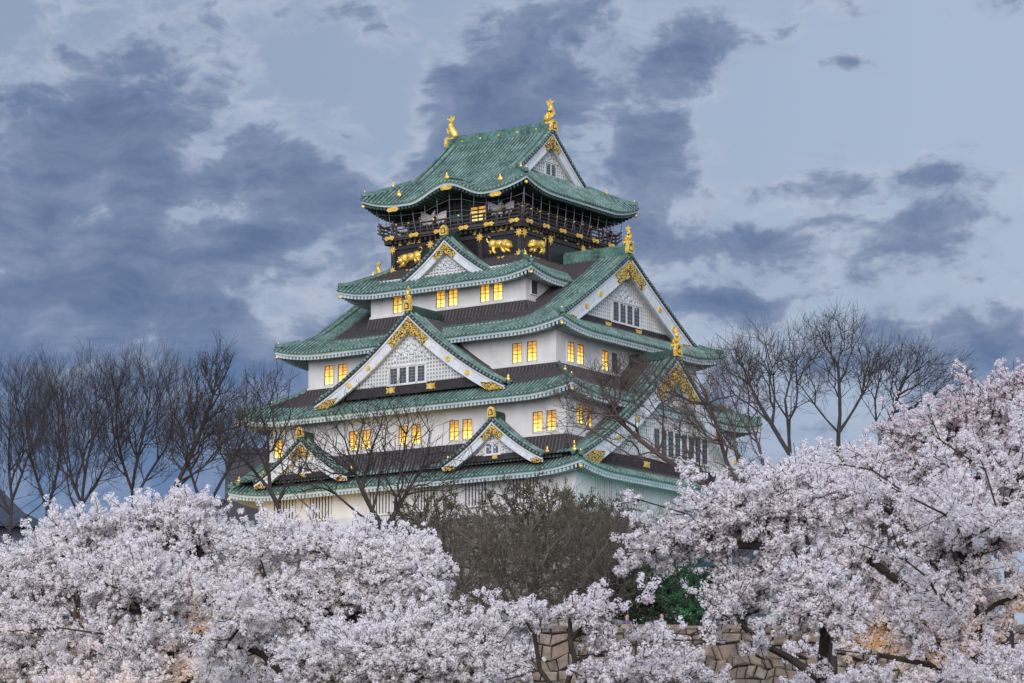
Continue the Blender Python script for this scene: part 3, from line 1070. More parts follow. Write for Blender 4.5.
    for k in range(16):
        q = 2 * math.pi * k / 16
        rr = 0.56 if k % 4 == 0 else (0.46 if k % 4 == 2 else 0.24)
        star.append((rr * math.cos(q), rr * math.sin(q)))
    protos = {}
    for nm, outl in (('flower', star), ('square', [(-0.2, -0.2), (0.2, -0.2), (0.2, 0.2), (-0.2, 0.2)]),
                     ('clasp', [(-0.62, 0.0), (-0.4, 0.24), (0, 0.14), (0.4, 0.24), (0.62, 0), (0.4, -0.24), (0, -0.14), (-0.4, -0.24)])):
        mb = MB()
        mb.prism(outl, lambda a, b, t: (a, -t, b), 0, 0.07, 0)
        mb.prism([(a * 0.5, b * 0.5) for a, b in outl], lambda a, b, t: (a, -t, b), 0.07, 0.13, 0)
        protos[nm] = mb
    used = {}

    def fit(kind, side, u, r, z):
        if kind not in used:
            o = protos[kind].build('gold_fitting', 'gold', black)
            used[kind] = o
        else:
            o = used[kind].copy()
            COL.objects.link(o)
        x, y, zz = S(side, u, r, z)
        o.location = (x, y, zz - ZB)
        o.rotation_euler = (0, 0, side * math.pi / 2)
    for side, (h, r, dr) in enumerate(((bx, by, dy), (by, bx, dx))):
        for u in (-h + 0.2, -h * 0.38, h * 0.38, h - 0.2):
            fit('flower', side, u, r + 0.16, 66.15)
        for u in (-h + 0.2, h - 0.2):
            fit('flower', side, u, r + 0.16, 63.95)
        for u in (-0.7, 0.7):
            fit('clasp', side, u * h, r + 0.16, 63.72)
            fit('clasp', side, u * h, r + 0.02, 66.70)
        for k in range(7):
            u = -h + 1.1 + k * (2 * h - 2.2) / 6
            fit('square', side, u, r + 0.02, 66.70)
        for k in range(6):
            fit('clasp', side, -h + 0.3 + k * (2 * h - 0.6) / 5, dr + 0.13, 67.20)
    # tigers
    def tiger(side, u, r, z, flip=1, s=1.0, label=None):
        mb = MB()
        ur, rr = side_dir(side)
        sq = lambda q: q
        P = lambda a, b, t=0.0: Vector(S(side, u + a * flip * s, r + t, z + b * s))
        def blob(a, b, ra, rb, t=0.16):
            c = P(a, b, 0.05)
            ex = Vector((abs(ur.x) * ra * s + abs(rr.x) * t * 1.6, abs(ur.y) * ra * s + abs(rr.y) * t * 1.6, rb * s))
            mb.ball(c, ex, 0, 9)
        blob(0.1, 0.15, 0.95, 0.48, 0.22)
        blob(0.95, 0.22, 0.55, 0.55, 0.24)
        blob(-0.75, 0.05, 0.6, 0.55, 0.26)
        blob(-1.2, -0.15, 0.46, 0.42, 0.30)          # lowered head
        blob(-1.5, -0.3, 0.22, 0.2, 0.30)
        blob(-1.05, 0.28, 0.13, 0.17, 0.26)
        blob(-1.42, 0.2, 0.12, 0.15, 0.26)
        for pts in ([(-0.75, -0.2), (-1.0, -0.62), (-1.45, -0.86)], [(-0.35, -0.2), (-0.45, -0.6), (-0.8, -0.88)],
                    [(0.75, -0.1), (0.85, -0.55), (0.5, -0.88)], [(1.15, 0.0), (1.35, -0.45), (1.15, -0.88)]):
            mb.tube([P(a, b, 0.1) for a, b in pts], [0.24 * s, 0.19 * s, 0.16 * s], 7, 0)
        mb.tube([P(a, b, 0.1) for a, b in ((1.3, 0.4), (1.65, 0.6), (1.75, 0.95), (1.5, 1.15), (1.2, 1.0))], [0.12 * s, 0.11 * s, 0.10 * s, 0.09 * s, 0.05 * s], 6, 0)
        o = cb(mb, 'tiger_relief', 'gold', black)
        tag(o, label)
    tiger(0, -5.6, by + 0.02, 65.05, 1, 0.88, 'crouching gold tiger left of the small gable')
    tiger(0, 5.35, by + 0.02, 65.10, -1, 0.88, 'prowling gold tiger right of the small gable')
    tiger(1, -5.1, bx + 0.02, 65.20, 1, 0.84, 'gold tiger on the short right face')
    tiger(1, 4.9, bx + 0.02, 65.20, -1, 0.84, 'gold tiger towards the rear of the right face')

    # ---- lookout room
    up = MB()
    ux, uy = 6.75, 6.4
    up.box(-ux, ux, -uy, uy, 67.4, 71.4, 0)
    for side, (h, r) in enumerate(((ux, uy), (uy, ux), (ux, uy), (uy, ux))):
        for k in range(8):
            u = -h + 0.12 + (2 * h - 0.24) * k / 7
            up.hexa([S(side, u + a, r + b, z) for z in (67.4, 71.0) for a, b in ((-0.12, 0.12), (0.12, 0.12), (0.12, -0.1), (-0.12, -0.1))], 1)
        for z in (69.9, 68.0):
            up.hexa([S(side, a, r + b, zz) for zz in (z - 0.1, z + 0.1) for a, b in ((-h, 0.10), (h, 0.10), (h, -0.1), (-h, -0.1))], 1)
    room = cb(up, 'lookout_room', ['black_lacquer', 'dark_timber'])
    # lit doorway
    lw = MB()
    for i in range(2):
        for j in range(4):
            x0, z0 = 1.05 + i * 0.95, 68.2 + j * 0.38
            lw.poly([S(0, x0, uy + 0.14, z0), S(0, x0 + 0.8, uy + 0.14, z0), S(0, x0 + 0.8, uy + 0.14, z0 + 0.24), S(0, x0, uy + 0.14, z0 + 0.24)], 0)
    lw.box(0.9, 3.0, -uy - 0.13, -uy - 0.05, 67.5, 69.8, 1)
    lwo = lw.build('lit_window', ['lit_pane', 'dark_timber'], room, -68.1)
    lwo.location.z = 68.1 - ZB
    tb = MB()
    tb.box(-1.5, 0.1, -uy - 0.2, -uy - 0.13, 68.45, 69.15, 0)
    cb(tb, 'sign_board', ['teal_board'], room)
    # white cranes
    crane = [(-1.45, 1.3), (-0.9, 1.05), (-0.35, 0.75), (-0.1, 1.05), (0.12, 1.25), (0.1, 0.95), (0.35, 0.72), (0.85, 0.95), (1.4, 1.0), (1.35, 0.3), (1.0, -0.05), (0.8, 0.15), (0.5, -0.2), (0.25, 0.05), (0.05, -0.3), (-0.25, 0.05), (-0.5, -0.2), (-0.8, 0.1), (-1.05, -0.1), (-1.4, 0.2)]
    for side, u, r in ((0, -3.5, uy), (0, 4.75, uy), (1, -3.6, ux), (1, 4.2, ux)):
        cm = MB()
        s = 1.12 if side == 0 else 0.85
        if side == 0:
            cm.prism([(a * s, b * s) for a, b in crane], lambda a, b, t: S(side, u + a, r + t, 68.55 + b), 0.13, 0.2, 0)
        cm.ball(S(side, u, r + 0.2, 68.9), (0.14 if side % 2 else 0.3, 0.3 if side % 2 else 0.14, 0.2), 1, 6)
        cm.tube([Vector(S(side, u, r + 0.24, 68.9)), Vector(S(side, u + 0.1, r + 0.24, 69.3)), Vector(S(side, u + 0.3, r + 0.24, 69.5))], [0.1, 0.07, 0.04], 5, 1)
        cb(cm, 'crane_relief', ['white_paint', 'gold'], room)
    # ---- top roof
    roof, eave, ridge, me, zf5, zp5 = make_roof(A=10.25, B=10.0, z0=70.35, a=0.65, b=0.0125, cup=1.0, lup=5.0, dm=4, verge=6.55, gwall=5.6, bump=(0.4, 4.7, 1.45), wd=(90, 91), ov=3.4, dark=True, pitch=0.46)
    G = 6.55
    zr = zp5(10.0)
    pts = [Vector((-G + 2 * G * i / 12, 0, zr + 0.12 * abs(-1 + 2 * i / 12) ** 2)) for i in range(13)]
    ridge.strip([(p, (0, 1, 0), (0, 0, 1)) for p in pts], [(-0.34, -0.4), (-0.30, 0.5), (-0.2, 0.85), (0.2, 0.85), (0.30, 0.5), (0.34, -0.4)], 0)
    for i in range(5):
        for sg in (-1, 1):
            ridge.ball((-4.6 + i * 2.3, sg * 0.34, zr + 0.25), (0.12, 0.06, 0.12), 1, 6)
    # small ridge over the curved eave, and gold finials along it
    pts = [Vector((0.4, -10.0 + 0.35 + i * 0.55, 70.35 + 1.45 + 0.1 * (i * 0.55) + 0.1)) for i in range(7)]
    kr = MB()
    kr.strip([(p, (1, 0, 0), (0, 0, 1)) for p in pts], [(-0.2, -0.1), (-0.2, 0.2), (0, 0.35), (0.2, 0.2), (0.2, -0.1)], 0)
    fins = []
    for (x, y, z) in ((0.4, -9.75, pts[0].z + 0.3), (-6.0, -9.1, zf5(0, -6.0, 0.9) + 0.3), (6.4, -9.1, zf5(0, 6.4, 0.9) + 0.3)):
        fm = MB()
        fm.ball((x, y, z), (0.3, 0.2, 0.26), 0, 7)
        fm.ball((x, y, z + 0.28), (0.1, 0.1, 0.24), 0, 6)
        fins.append(fm)
    r5 = cb(roof, 'roof', ['verdigris_tile', 'verdigris_valley'])
    tag(r5, 'topmost green roof with a curved eave in front')
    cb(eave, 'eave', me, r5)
    cb(ridge, 'main_ridge', ['verdigris_ridge', 'gold', 'verdigris_valley'], r5)
    hip_parts(ridge, r5)
    cb(kr, 'eave_ridge', 'verdigris_valley', r5)
    for fm in fins:
        cb(fm, 'gold_finial', 'gold', r5)
    for side in (1, 3):
        zg = lambda u: zp5(10.0 - min(abs(u), 6.6))
        gable_front(r5, side, 0.0, 6.45, zg, G, 0.9, 73.5, bw=0.7, nwin=2, winw=0.95, winh=1.35, beam=0.75, studs=(), wu=0.6)
        ridge_end(r5, side, 0.0, G + 0.05, zr + 0.1, 0.86, 'big')
    # gold clasps below the top eave
    for u, dz in ((-6.2, 0), (0.4, 1.4), (6.4, 0)):
        mb = MB()
        outl = [(-0.75, 0.0), (-0.5, 0.22), (0.5, 0.22), (0.75, 0), (0.5, -0.22), (-0.5, -0.22)]
        mb.prism(outl, lambda a, b, t: S(0, u + a, 9.85 + t, 70.35 + dz - 0.62 + b), -0.05, 0.05, 0)
        cb(mb, 'eave_clasp', 'gold', r5)
    # ---- wire cage between eave and balcony
    nt = MB()
    for side, (h, r, ho, ro) in enumerate(((8.5, 8.3, 9.1, 8.8), (8.3, 8.5, 8.8, 9.1), (8.5, 8.3, 9.1, 8.8), (8.3, 8.5, 8.8, 9.1))):
        n = 12
        lines = []
        for k in range(n + 1):
            t = -1 + 2 * k / n
            z1 = zf5(side, t * ho, 0.3) - 0.5
            pts = []
            for i in range(8):
                q = i / 7
                bow = 0.55 * math.sin(math.pi * q) * (1 - q) ** 0.5
                pts.append(Vector(S(side, t * (h + (ho - h) * q) * (1 + 0.02 * bow), r + 0.15 + (ro - r - 0.15) * q + bow * 0.25, 67.3 + (z1 - 67.3) * q)))
            nt.tube(pts, 0.034, 4, 0)
            lines.append(pts)
        for lv in (3, 5):
            nt.tube([l[lv] for l in lines], 0.022, 4, 0)
    cb(nt, 'safety_cage', 'grey_steel', balcony)

    # ---- windows
    def win_mesh(w, h):
        f, p = MB(), MB()
        for (x0, x1, z0, z1) in ((-w / 2 - 0.1, -w / 2, -0.1, h + 0.1), (w / 2, w / 2 + 0.1, -0.1, h + 0.1), (-w / 2, w / 2, -0.1, 0), (-w / 2, w / 2, h, h + 0.1)):
            f.box(x0, x1, -0.12, 0.02, z0, z1, 0)
        for (x0, x1, z0, z1) in ((-w / 2, -w / 2 + 0.07, 0, h), (w / 2 - 0.07, w / 2, 0, h)):
            f.box(x0, x1, -0.09, 0.0, z0, z1, 1)
        for z in (0, h - 0.06, h * 0.42):
            f.box(-w / 2 + 0.07, w / 2 - 0.07, -0.085, 0.0, z, z + 0.06, 1)
        f.box(-0.03, 0.03, -0.075, 0.0, 0.06, h - 0.06, 1)
        for z in (h * 0.22, h * 0.62, h * 0.80):
            f.box(-w / 2 + 0.07, w / 2 - 0.07, -0.06, 0.0, z, z + 0.03, 1)
        p.poly([(-w / 2 + 0.02, -0.03, 0.02), (w / 2 - 0.02, -0.03, 0.02), (w / 2 - 0.02, -0.03, h - 0.02), (-w / 2 + 0.02, -0.03, h - 0.02)])
        return f, p
    f, p = win_mesh(1.14, 1.95)
    proto = f.build('window', ['plaster', 'window_wood'], castle)
    p.build('pane', 'lit_pane', proto)
    f, p = win_mesh(1.0, 1.95)
    dproto = f.build('window', ['plaster', 'slate_shutter'], castle)
    p.build('pane', 'slate_shutter', dproto)
    dproto['label'] = 'dark shuttered window'
    first = {0: True, 1: True}

    def win(side, u, r, z, lit=True):
        src = proto if lit else dproto
        k = 0 if lit else 1
        o = src if first[k] else copy_tree(src, castle)
        first[k] = False
        x, y, zz = S(side, u, r, z)
        o.location = (x, y, zz - ZB)
        o.rotation_euler = (0, 0, side * math.pi / 2)
    for u in (-7.05, -5.52, -0.22, 1.29, 5.15, 6.68):
        win(0, u, 9.75, 59.12) if u != -7.05 else None
    for u in (-11.86, -10.16, 10.93, 12.65):
        win(0, u, 12.57, 52.15)
    for u in (-16.15, -6.75, -5.2, -0.68, 0.86, 5.38, 6.92, 15.05, 16.62):
        win(0, u, 15.1, 44.85)
    for u in (-10.19, -8.58, -4.30):
        win(1, u, 15.37, 52.12)
    win(1, -2.66, 15.37, 52.12, False)
    win(1, -8.40, 9.92, 59.6, False)
    for u in (-12.9, -11.36):
        win(1, u, 18.17, 45.55)
    for u, r in ((-6, 12.57), (6, 12.57), (-4, 15.1), (4, 15.1)):
        win(2, u, r, 52.15 if r < 13 else 44.85)

    # barred windows of the first storey
    bm = MB()
    bm.box(-1.4, 1.4, -0.05, 0.02, 0, 2.2, 1)
    for k in range(8):
        x = -1.33 + k * 0.38
        bm.box(x - 0.10, x + 0.10, -0.14, -0.05, 0, 2.2, 0)
    for z in (-0.12, 2.2):
        bm.box(-1.6, 1.6, -0.2, 0.02, z, z + 0.14, 0)
    bp = bm.build('barred_window', ['plaster', 'slate_shutter'], castle)
    for i, (side, u) in enumerate(((0, -15.3), (0, -10.8), (0, -3.4), (0, 2.0), (0, 8.0), (0, 13.5), (1, -10.5), (1, -5.0), (1, 5.0), (1, 10.0))):
        o = bp if i == 0 else bp.copy()
        if i:
            COL.objects.link(o)
        x, y, zz = S(side, u, 15.2 if side == 0 else 19.32, 38.4)
        o.location = (x, y, zz - ZB)
        o.rotation_euler = (0, 0, side * math.pi / 2)


big_castle()



# ------------------------------------------------------------------ stone walls
def stone_patch(mb, P, W, Hh, row, wid, seed, depth=0.16):
    """fitted blocks on a patch: P(u, v, t) with u in 0..W along, v in 0..Hh up, t outward"""
    rg = random.Random(seed)
    v = 0.0
    while v < Hh - 0.05:
        h = min(row * rg.uniform(0.75, 1.3), Hh - v)
        if Hh - v - h < row * 0.4:
            h = Hh - v
        u = -rg.uniform(0, wid)
        while u < W:
            w = wid * rg.uniform(0.55, 1.55)
            a, b = max(0, u), min(W, u + w)
            if b - a > 0.15:
                tone = rg.random()
                t = depth * rg.uniform(0.5, 1.3)
                j = lambda q: rg.uniform(-q, q)
                g = 0.035 * row + 0.01
                bev = min(0.16 * row, 0.3 * (b - a))
                o = [(a + g, v + g), (b - g, v + g), (b - g, v + h - g), (a + g, v + h - g)]
                o = [(x + j(0.05 * row), y + j(0.05 * row)) for x, y in o]
                i = [(x + sx * bev + j(0.03), y + sy * bev + j(0.03)) for (x, y), (sx, sy) in zip(o, ((1, 1), (-1, 1), (-1, -1), (1, -1)))]
                ob = [mb.vert(P(x, y, 0.02), tone) for x, y in o]
                om = [mb.vert(P(x, y, t * 0.65), tone) for x, y in o]
                ii = [mb.vert(P(x, y, t + j(0.04)), tone) for x, y in i]
                for k in range(4):
                    mb.face((ob[k], ob[(k + 1) % 4], om[(k + 1) % 4], om[k]), 0)
                    mb.face((om[k], om[(k + 1) % 4], ii[(k + 1) % 4], ii[k]), 0)
                mb.face(ii, 0)
            u += w
        v += h


def stone_walls():
    # low retaining wall behind the cherries
    mb = MB()
    X0, X1, Y0, ztop = -34.0, 46.0, 151.0, 13.15
    mb.box(X0, X1, Y0 + 0.02, Y0 + 0.9, GZ - 0.3, ztop - 0.05, 1)
    stone_patch(mb, lambda u, v, t: (X0 + u + 0.10 * math.sin(v * 2.9 + u * 0.6) + 0.06 * math.sin(v * 5.3 - u * 1.9), Y0 - t, GZ + v + min(1, (ztop - GZ - v) / 1.2) * (0.13 * math.sin(u * 1.7 + v) + 0.10 * math.sin(u * 3.1 - v * 1.3) + 0.07 * math.sin(u * 5.9))), X1 - X0, ztop - GZ, 0.47, 0.58, 3, 0.2)
    rg = random.Random(5)
    x = X0
    while x < X1:
        w = rg.uniform(0.8, 1.7)
        b = min(x + w, X1)
        h = rg.uniform(0.02, 0.12)
        tone = rg.random()
        mb.hexa([(x + .03, Y0 - .15, ztop - .1), (b - .03, Y0 - .15, ztop - .1), (b - .03, Y0 + .95, ztop - .1), (x + .03, Y0 + .95, ztop - .1),
                 (x + .1, Y0 - .06, ztop + h), (b - .1, Y0 - .06, ztop + h * rg.uniform(.7, 1.1)), (b - .1, Y0 + .85, ztop + h), (x + .1, Y0 + .85, ztop + h)], 0, tone)
        x += w
    o = mb.build('stone_wall', ['pink_granite', 'joint'])
    tag(o, 'low wall of fitted pinkish granite blocks behind the cherry blossom', 'wall')
    # the tall sloping stone base the keep stands on
    t = empty('stone_base', (castle.location.x, castle.location.y, PLATEAU), -TH)
    tag(t, 'tall sloping grey stone base below the castle keep', 'stone base')
    hgt = ZB - PLATEAU
    ax, ay, fl = 19.6, 15.9, 7.5
    body = MB()
    flare = lambda v: fl * (1 - v / hgt) ** 1.5
    rows = []
    for i in range(9):
        v = hgt * i / 8
        e = flare(v)
        rows.append([(-ax - e, -ay - e, v), (ax + e, -ay - e, v), (ax + e, ay + e, v), (-ax - e, ay + e, v), (-ax - e, -ay - e, v)])
    body.grid(rows, 0, None, False)
    body.poly([rows[-1][k] for k in range(4)], 0)
    body.build('core', ['joint'], t)
    for side, (h, r) in enumerate(((ax, ay), (ay, ax), (ax, ay), (ay, ax))):
        f = MB()
        def P(u, v, tt, side=side, h=h, r=r):
            v = min(v, hgt)
            e = flare(v)
            x, y, z = S(side, (u / (2 * h) * 2 - 1) * (h + e), r + e + tt, v)
            return (x, y, z)
        stone_patch(f, P, 2 * h, hgt, 1.05, 1.35, 20 + side, 0.14)
        f.build('stone_face', ['grey_granite'], t)


stone_walls()


# ------------------------------------------------------------------ trees
def grow(trunk, par, pts, bf):
    """joins the points to the limbs, each by the shortest way that also keeps its path to the ground short"""
    nodes = [np.array(p) for p in trunk]
    par = list(par)
    path = [0.0] * len(nodes)
    for i in range(1, len(nodes)):
        path[i] = path[par[i]] + np.linalg.norm(nodes[i] - nodes[par[i]])
    base = max(path) * 0.35
    path = [max(0, p - base) for p in path]
    A = np.array(pts)
    cost = np.full(len(A), 1e9)
    best = np.zeros(len(A), int)
    def upd(i):
        c = np.linalg.norm(A - nodes[i], axis=1) + bf * path[i]
        m = c < cost
        cost[m] = c[m]
        best[m] = i
    for i in range(len(nodes)):
        upd(i)
    alive = np.ones(len(A), bool)
    for _ in range(len(A)):
        k = int(np.argmin(np.where(alive, cost, 1e12)))
        alive[k] = False
        b = int(best[k])
        nodes.append(A[k])
        par.append(b)
        path.append(path[b] + np.linalg.norm(A[k] - nodes[b]))
        cost[k] = 1e12
        upd(len(nodes) - 1)
        cost[~alive] = 1e12
    return np.array(nodes), np.array(par)


def smooth_tree(N, Pn, fixed, k=0.25, it=2):
    for _ in range(it):
        acc = np.zeros_like(N)
        cnt = np.zeros(len(N))
        ch = np.arange(1, len(N))
        np.add.at(acc, Pn[ch], N[ch])
        np.add.at(cnt, Pn[ch], 1)
        m = (cnt > 0) & (np.arange(len(N)) >= fixed)
        avg = (acc[m] / cnt[m][:, None] + N[Pn[m]]) / 2
        N[m] = N[m] * (1 - k) + avg * k
    return N


def add_twigs(N, Pn, rg, per, ln, spread, up):
    """short fine twigs on the ends and along the thin shoots"""
    n0 = len(N)
    kids = np.bincount(Pn[1:], minlength=n0)
    src = np.where(kids <= 1)[0]
    src = src[src > 3]
    d0 = N[src] - N[Pn[src]]
    d0 /= np.linalg.norm(d0, axis=1)[:, None] + 1e-9
    newN, newP = [N], [Pn]
    tot = n0
    for lvl in range(per):
        d = d0 + rg.normal(0, spread, d0.shape) + np.array([0, 0, up])
        d /= np.linalg.norm(d, axis=1)[:, None]
        L = ln * rg.uniform(0.5, 1.3, (len(src), 1))
        a = N[src] + d * L * 0.5
        b = a + (d + rg.normal(0, 0.25, d.shape) + np.array([0, 0, up * 0.5])) * L * 0.5
        c = a + (d + rg.normal(0, 0.55, d.shape)) * L * 0.4
        m = len(src)
        newN += [a, b, c]
        newP += [src, np.arange(tot, tot + m), np.arange(tot, tot + m)]
        tot += 3 * m
    return np.concatenate(newN), np.concatenate(newP)


def pipe_radii(N, Pn, tip, pw, cap):
    n = len(N)
    leaf = np.bincount(Pn[1:], minlength=n) == 0
    c = leaf.astype(float)
    path_order = topo(Pn)
    for i in path_order[::-1]:
        if i != 0:
            c[Pn[i]] += c[i]
    return np.minimum(tip * c ** pw, cap), c


def topo(Pn):
    n = len(Pn)
    depth = np.zeros(n, int)
    for i in range(1, n):
        depth[i] = depth[Pn[i]] + 1          # parents always come before their children
    return np.argsort(depth, kind='stable')


def branch_mesh(name, N, Pn, rad, mat, parent):
    i = np.arange(1, len(N))
    p, q = N[Pn[i]], N[i]
    r0, r1 = np.minimum(rad[Pn[i]], rad[i] * 1.5), rad[i]
    V, F = [], []
    off = 0
    for lo, hi, ns in ((0.0, 0.035, 3), (0.035, 9, 6)):
        m = (r1 >= lo) & (r1 < hi)
        if not m.any():
            continue
        a, b, ra, rb = p[m], q[m], r0[m], r1[m]
        t = b - a
        L = np.linalg.norm(t, axis=1)
        t = t / (L[:, None] + 1e-9)
        b = b + t * (rb * 0.5)[:, None]
        ref = np.where(np.abs(t[:, 2:3]) < 0.9, np.array([[0, 0, 1.0]]), np.array([[1.0, 0, 0]]))
        s = np.cross(t, ref)
        s /= np.linalg.norm(s, axis=1)[:, None]
        w = np.cross(t, s)
        ang = 2 * np.pi * np.arange(ns) / ns
        ring = s[:, None, :] * np.cos(ang)[None, :, None] + w[:, None, :] * np.sin(ang)[None, :, None]
        v0 = a[:, None, :] + ring * ra[:, None, None]
        v1 = b[:, None, :] + ring * rb[:, None, None]
        V.append(np.concatenate([v0, v1], 1).reshape(-1, 3))
        k = np.arange(ns)
        f = np.stack([k, (k + 1) % ns, ns + (k + 1) % ns, ns + k], 1)
        F.append((off + np.arange(len(a))[:, None, None] * 2 * ns + f[None]).reshape(-1, 4))
        off += len(a) * 2 * ns
    return np_mesh(name, np.concatenate(V), np.concatenate(F), mat, parent, None, True)


def sample_crowns(crowns, Y, n, rg, clump=0, flat=0.35, layers=None):
    """points in ellipsoids given as (px, py, half-width px, half-height px, depth offset, weight)"""
    out = []
    tw = sum(c[5] * c[2] * c[3] for c in crowns)
    m = Y / FPX
    for (cx, cy, rx, ry, dy, wt) in crowns:
        k = max(3, int(n * wt * rx * ry / tw))
        nc = k if not clump else max(2, k // clump)
        d = rg.normal(0, 1, (nc, 3))
        d /= np.linalg.norm(d, axis=1)[:, None]
        d *= rg.uniform(0.12, 1.0, (nc, 1)) ** (1 / 2.4)
        dep = max(rx, ry) * m * 0.75
        c = at(cx, cy, Y + dy)
        cen = np.array(c) + d * np.array([rx * m, dep, ry * m])
        if clump:
            idx = rg.integers(0, nc, k)
            cr = 0.80 * (rx * ry * m * m * dep / nc) ** (1 / 3) * (0.8 if clump < 15 else 0.9)
            cen = cen[idx] + rg.normal(0, 0.5, (k, 3)) * np.array([cr, cr, cr * flat])
        if layers:
            a1, a2, a3 = rg.uniform(0, 6.28, 3)
            f = np.sin(cen[:, 0] * 1.5 + a1 + 0.8 * np.sin(cen[:, 1] * 0.9 + a3)) + np.sin(cen[:, 2] * 4.2 + a2 + 1.3 * np.sin(cen[:, 0] * 0.7 + a1) + 0.8 * np.sin(cen[:, 1] * 1.1)) + 0.8 * np.sin(cen[:, 0] * 3.7 - cen[:, 1] * 2.0 + a3)
            cen = cen[f > layers]
        out.append(cen)
    return np.concatenate(out)


def limb_nodes(base_px, Y, gz, limbs, step):
    """trunk and main limbs as chains of nodes; limb points are (px, py, depth offset)"""
    first = limbs[0]
    p0 = at(first[0][0], first[0][1], Y + first[0][2])
    b = at(base_px, first[0][1], Y)
    nodes, par = [Vector((b.x, b.y, gz - 0.2))], [0]
    for li, L in enumerate(limbs):
        pts = [at(a, b2, Y + c) for a, b2, c in L]
        if li == 0:
            prev = 0
        else:
            dd = [(n - pts[0]).length for n in nodes]
            prev = dd.index(min(dd))
            if dd[prev] < step * 0.6:
                pts = pts[1:]
        for p in pts:
            a = nodes[prev].copy()
            k = max(1, int((p - a).length / step))
            side = Vector((random.uniform(-1, 1), random.uniform(-1, 1), random.uniform(-.6, .6))) * (p - a).length * 0.04
            for i in range(1, k + 1):
                q = a.lerp(p, i / k) + side * math.sin(math.pi * i / k)
                nodes.append(q)
                par.append(prev)
                prev = len(nodes) - 1
    return nodes, par


def tree(name, label, cat, Y, base_px, gz, limbs, crowns, n, seed, bf=0.35, tip=0.011, pw=0.42, cap=0.3, bark='bark', twigs=2, tl=0.7, spread=0.45, up=0.25,
         group=None, clump=0, flat=0.35, layers=None, flower=None):
    rg = np.random.default_rng(seed)
    random.seed(seed)
    tn, tp = limb_nodes(base_px, Y, gz, limbs, 0.8)
    A = sample_crowns(crowns, Y, int(n * (1.7 if flower and layers else 1)), rg, clump, flat, layers)
    A = A[A[:, 2] > gz + 0.6]
    N, Pn = grow(tn, tp, A, bf)
    N = smooth_tree(N, Pn, len(tn))
    fixed = len(N)
    N, Pn = add_twigs(N, Pn, rg, twigs, tl, spread, up)
    rad, cnt = pipe_radii(N, Pn, tip, pw, cap)
    root = empty(name, tuple(tn[0]))
    tag(root, label, cat, group)
    off = np.array(tn[0])
    branch_mesh('trunk', N - off, Pn, rad, bark, root)
    if flower:
        blossoms(root, N - off, Pn, cnt, rg, **flower)
    return root


def blossoms(root, N, Pn, cnt, rg, mat='blossom', maxc=6, gap=0.13, pom=0.06, petals=14, size=0.03, tone=0.62, name='blossom', jit=0.05, bare=0.0, lift=0.0):
    i = np.arange(1, len(N))
    i = i[cnt[i] <= maxc]
    a, b = N[Pn[i]], N[i]
    L = np.linalg.norm(b - a, axis=1)
    k = rg.poisson(np.minimum(L, 1.6) / gap)
    idx = np.repeat(np.arange(len(i)), k)
    t = rg.uniform(0, 1, len(idx))[:, None]
    C = a[idx] * (1 - t) + b[idx] * t + rg.normal(0, jit, (len(idx), 3)) + np.array([0, 0, lift])
    if bare:
        C = C[rg.uniform(0, 1, len(C)) > bare]
    R_ = pom * rg.uniform(0.65, 1.25, len(C))
    T = np.clip(tone + rg.normal(0, 0.16, len(C)), 0, 1)
    m = len(C) * petals
    d = rg.normal(0, 1, (m, 3))
    d /= np.linalg.norm(d, axis=1)[:, None]
    cc = np.repeat(C, petals, 0)
    rr = np.repeat(R_, petals)
    pos = cc + d * (rr * rg.uniform(0.55, 1.0, m))[:, None]
    nrm = d + rg.normal(0, 0.22, (m, 3)) + np.array([0, 0, 0.25])
    nrm /= np.linalg.norm(nrm, axis=1)[:, None]
    ref = np.where(np.abs(nrm[:, 2:3]) < 0.9, np.array([[0, 0, 1.0]]), np.array([[1.0, 0, 0]]))
    s = np.cross(nrm, ref)
    s /= np.linalg.norm(s, axis=1)[:, None]
    w = np.cross(nrm, s)
    th = rg.uniform(0, 2 * np.pi, m)[:, None]
    s2 = s * np.cos(th) + w * np.sin(th)
    w2 = -s * np.sin(th) + w * np.cos(th)
    h = (size * rg.uniform(0.75, 1.25, m))[:, None]
    cup = nrm * h * 0.35
    V = np.stack([pos - s2 * h + cup, pos - w2 * h * 0.9, pos + s2 * h + cup, pos + w2 * h * 0.9], 1).reshape(-1, 3)
    Q = np.arange(m * 4).reshape(-1, 4)
    tn = np.clip(np.repeat(T, petals) + rg.normal(0, 0.10, m), 0, 1)
    return np_mesh(name, V, Q, mat, root, np.repeat(tn, 4), False)


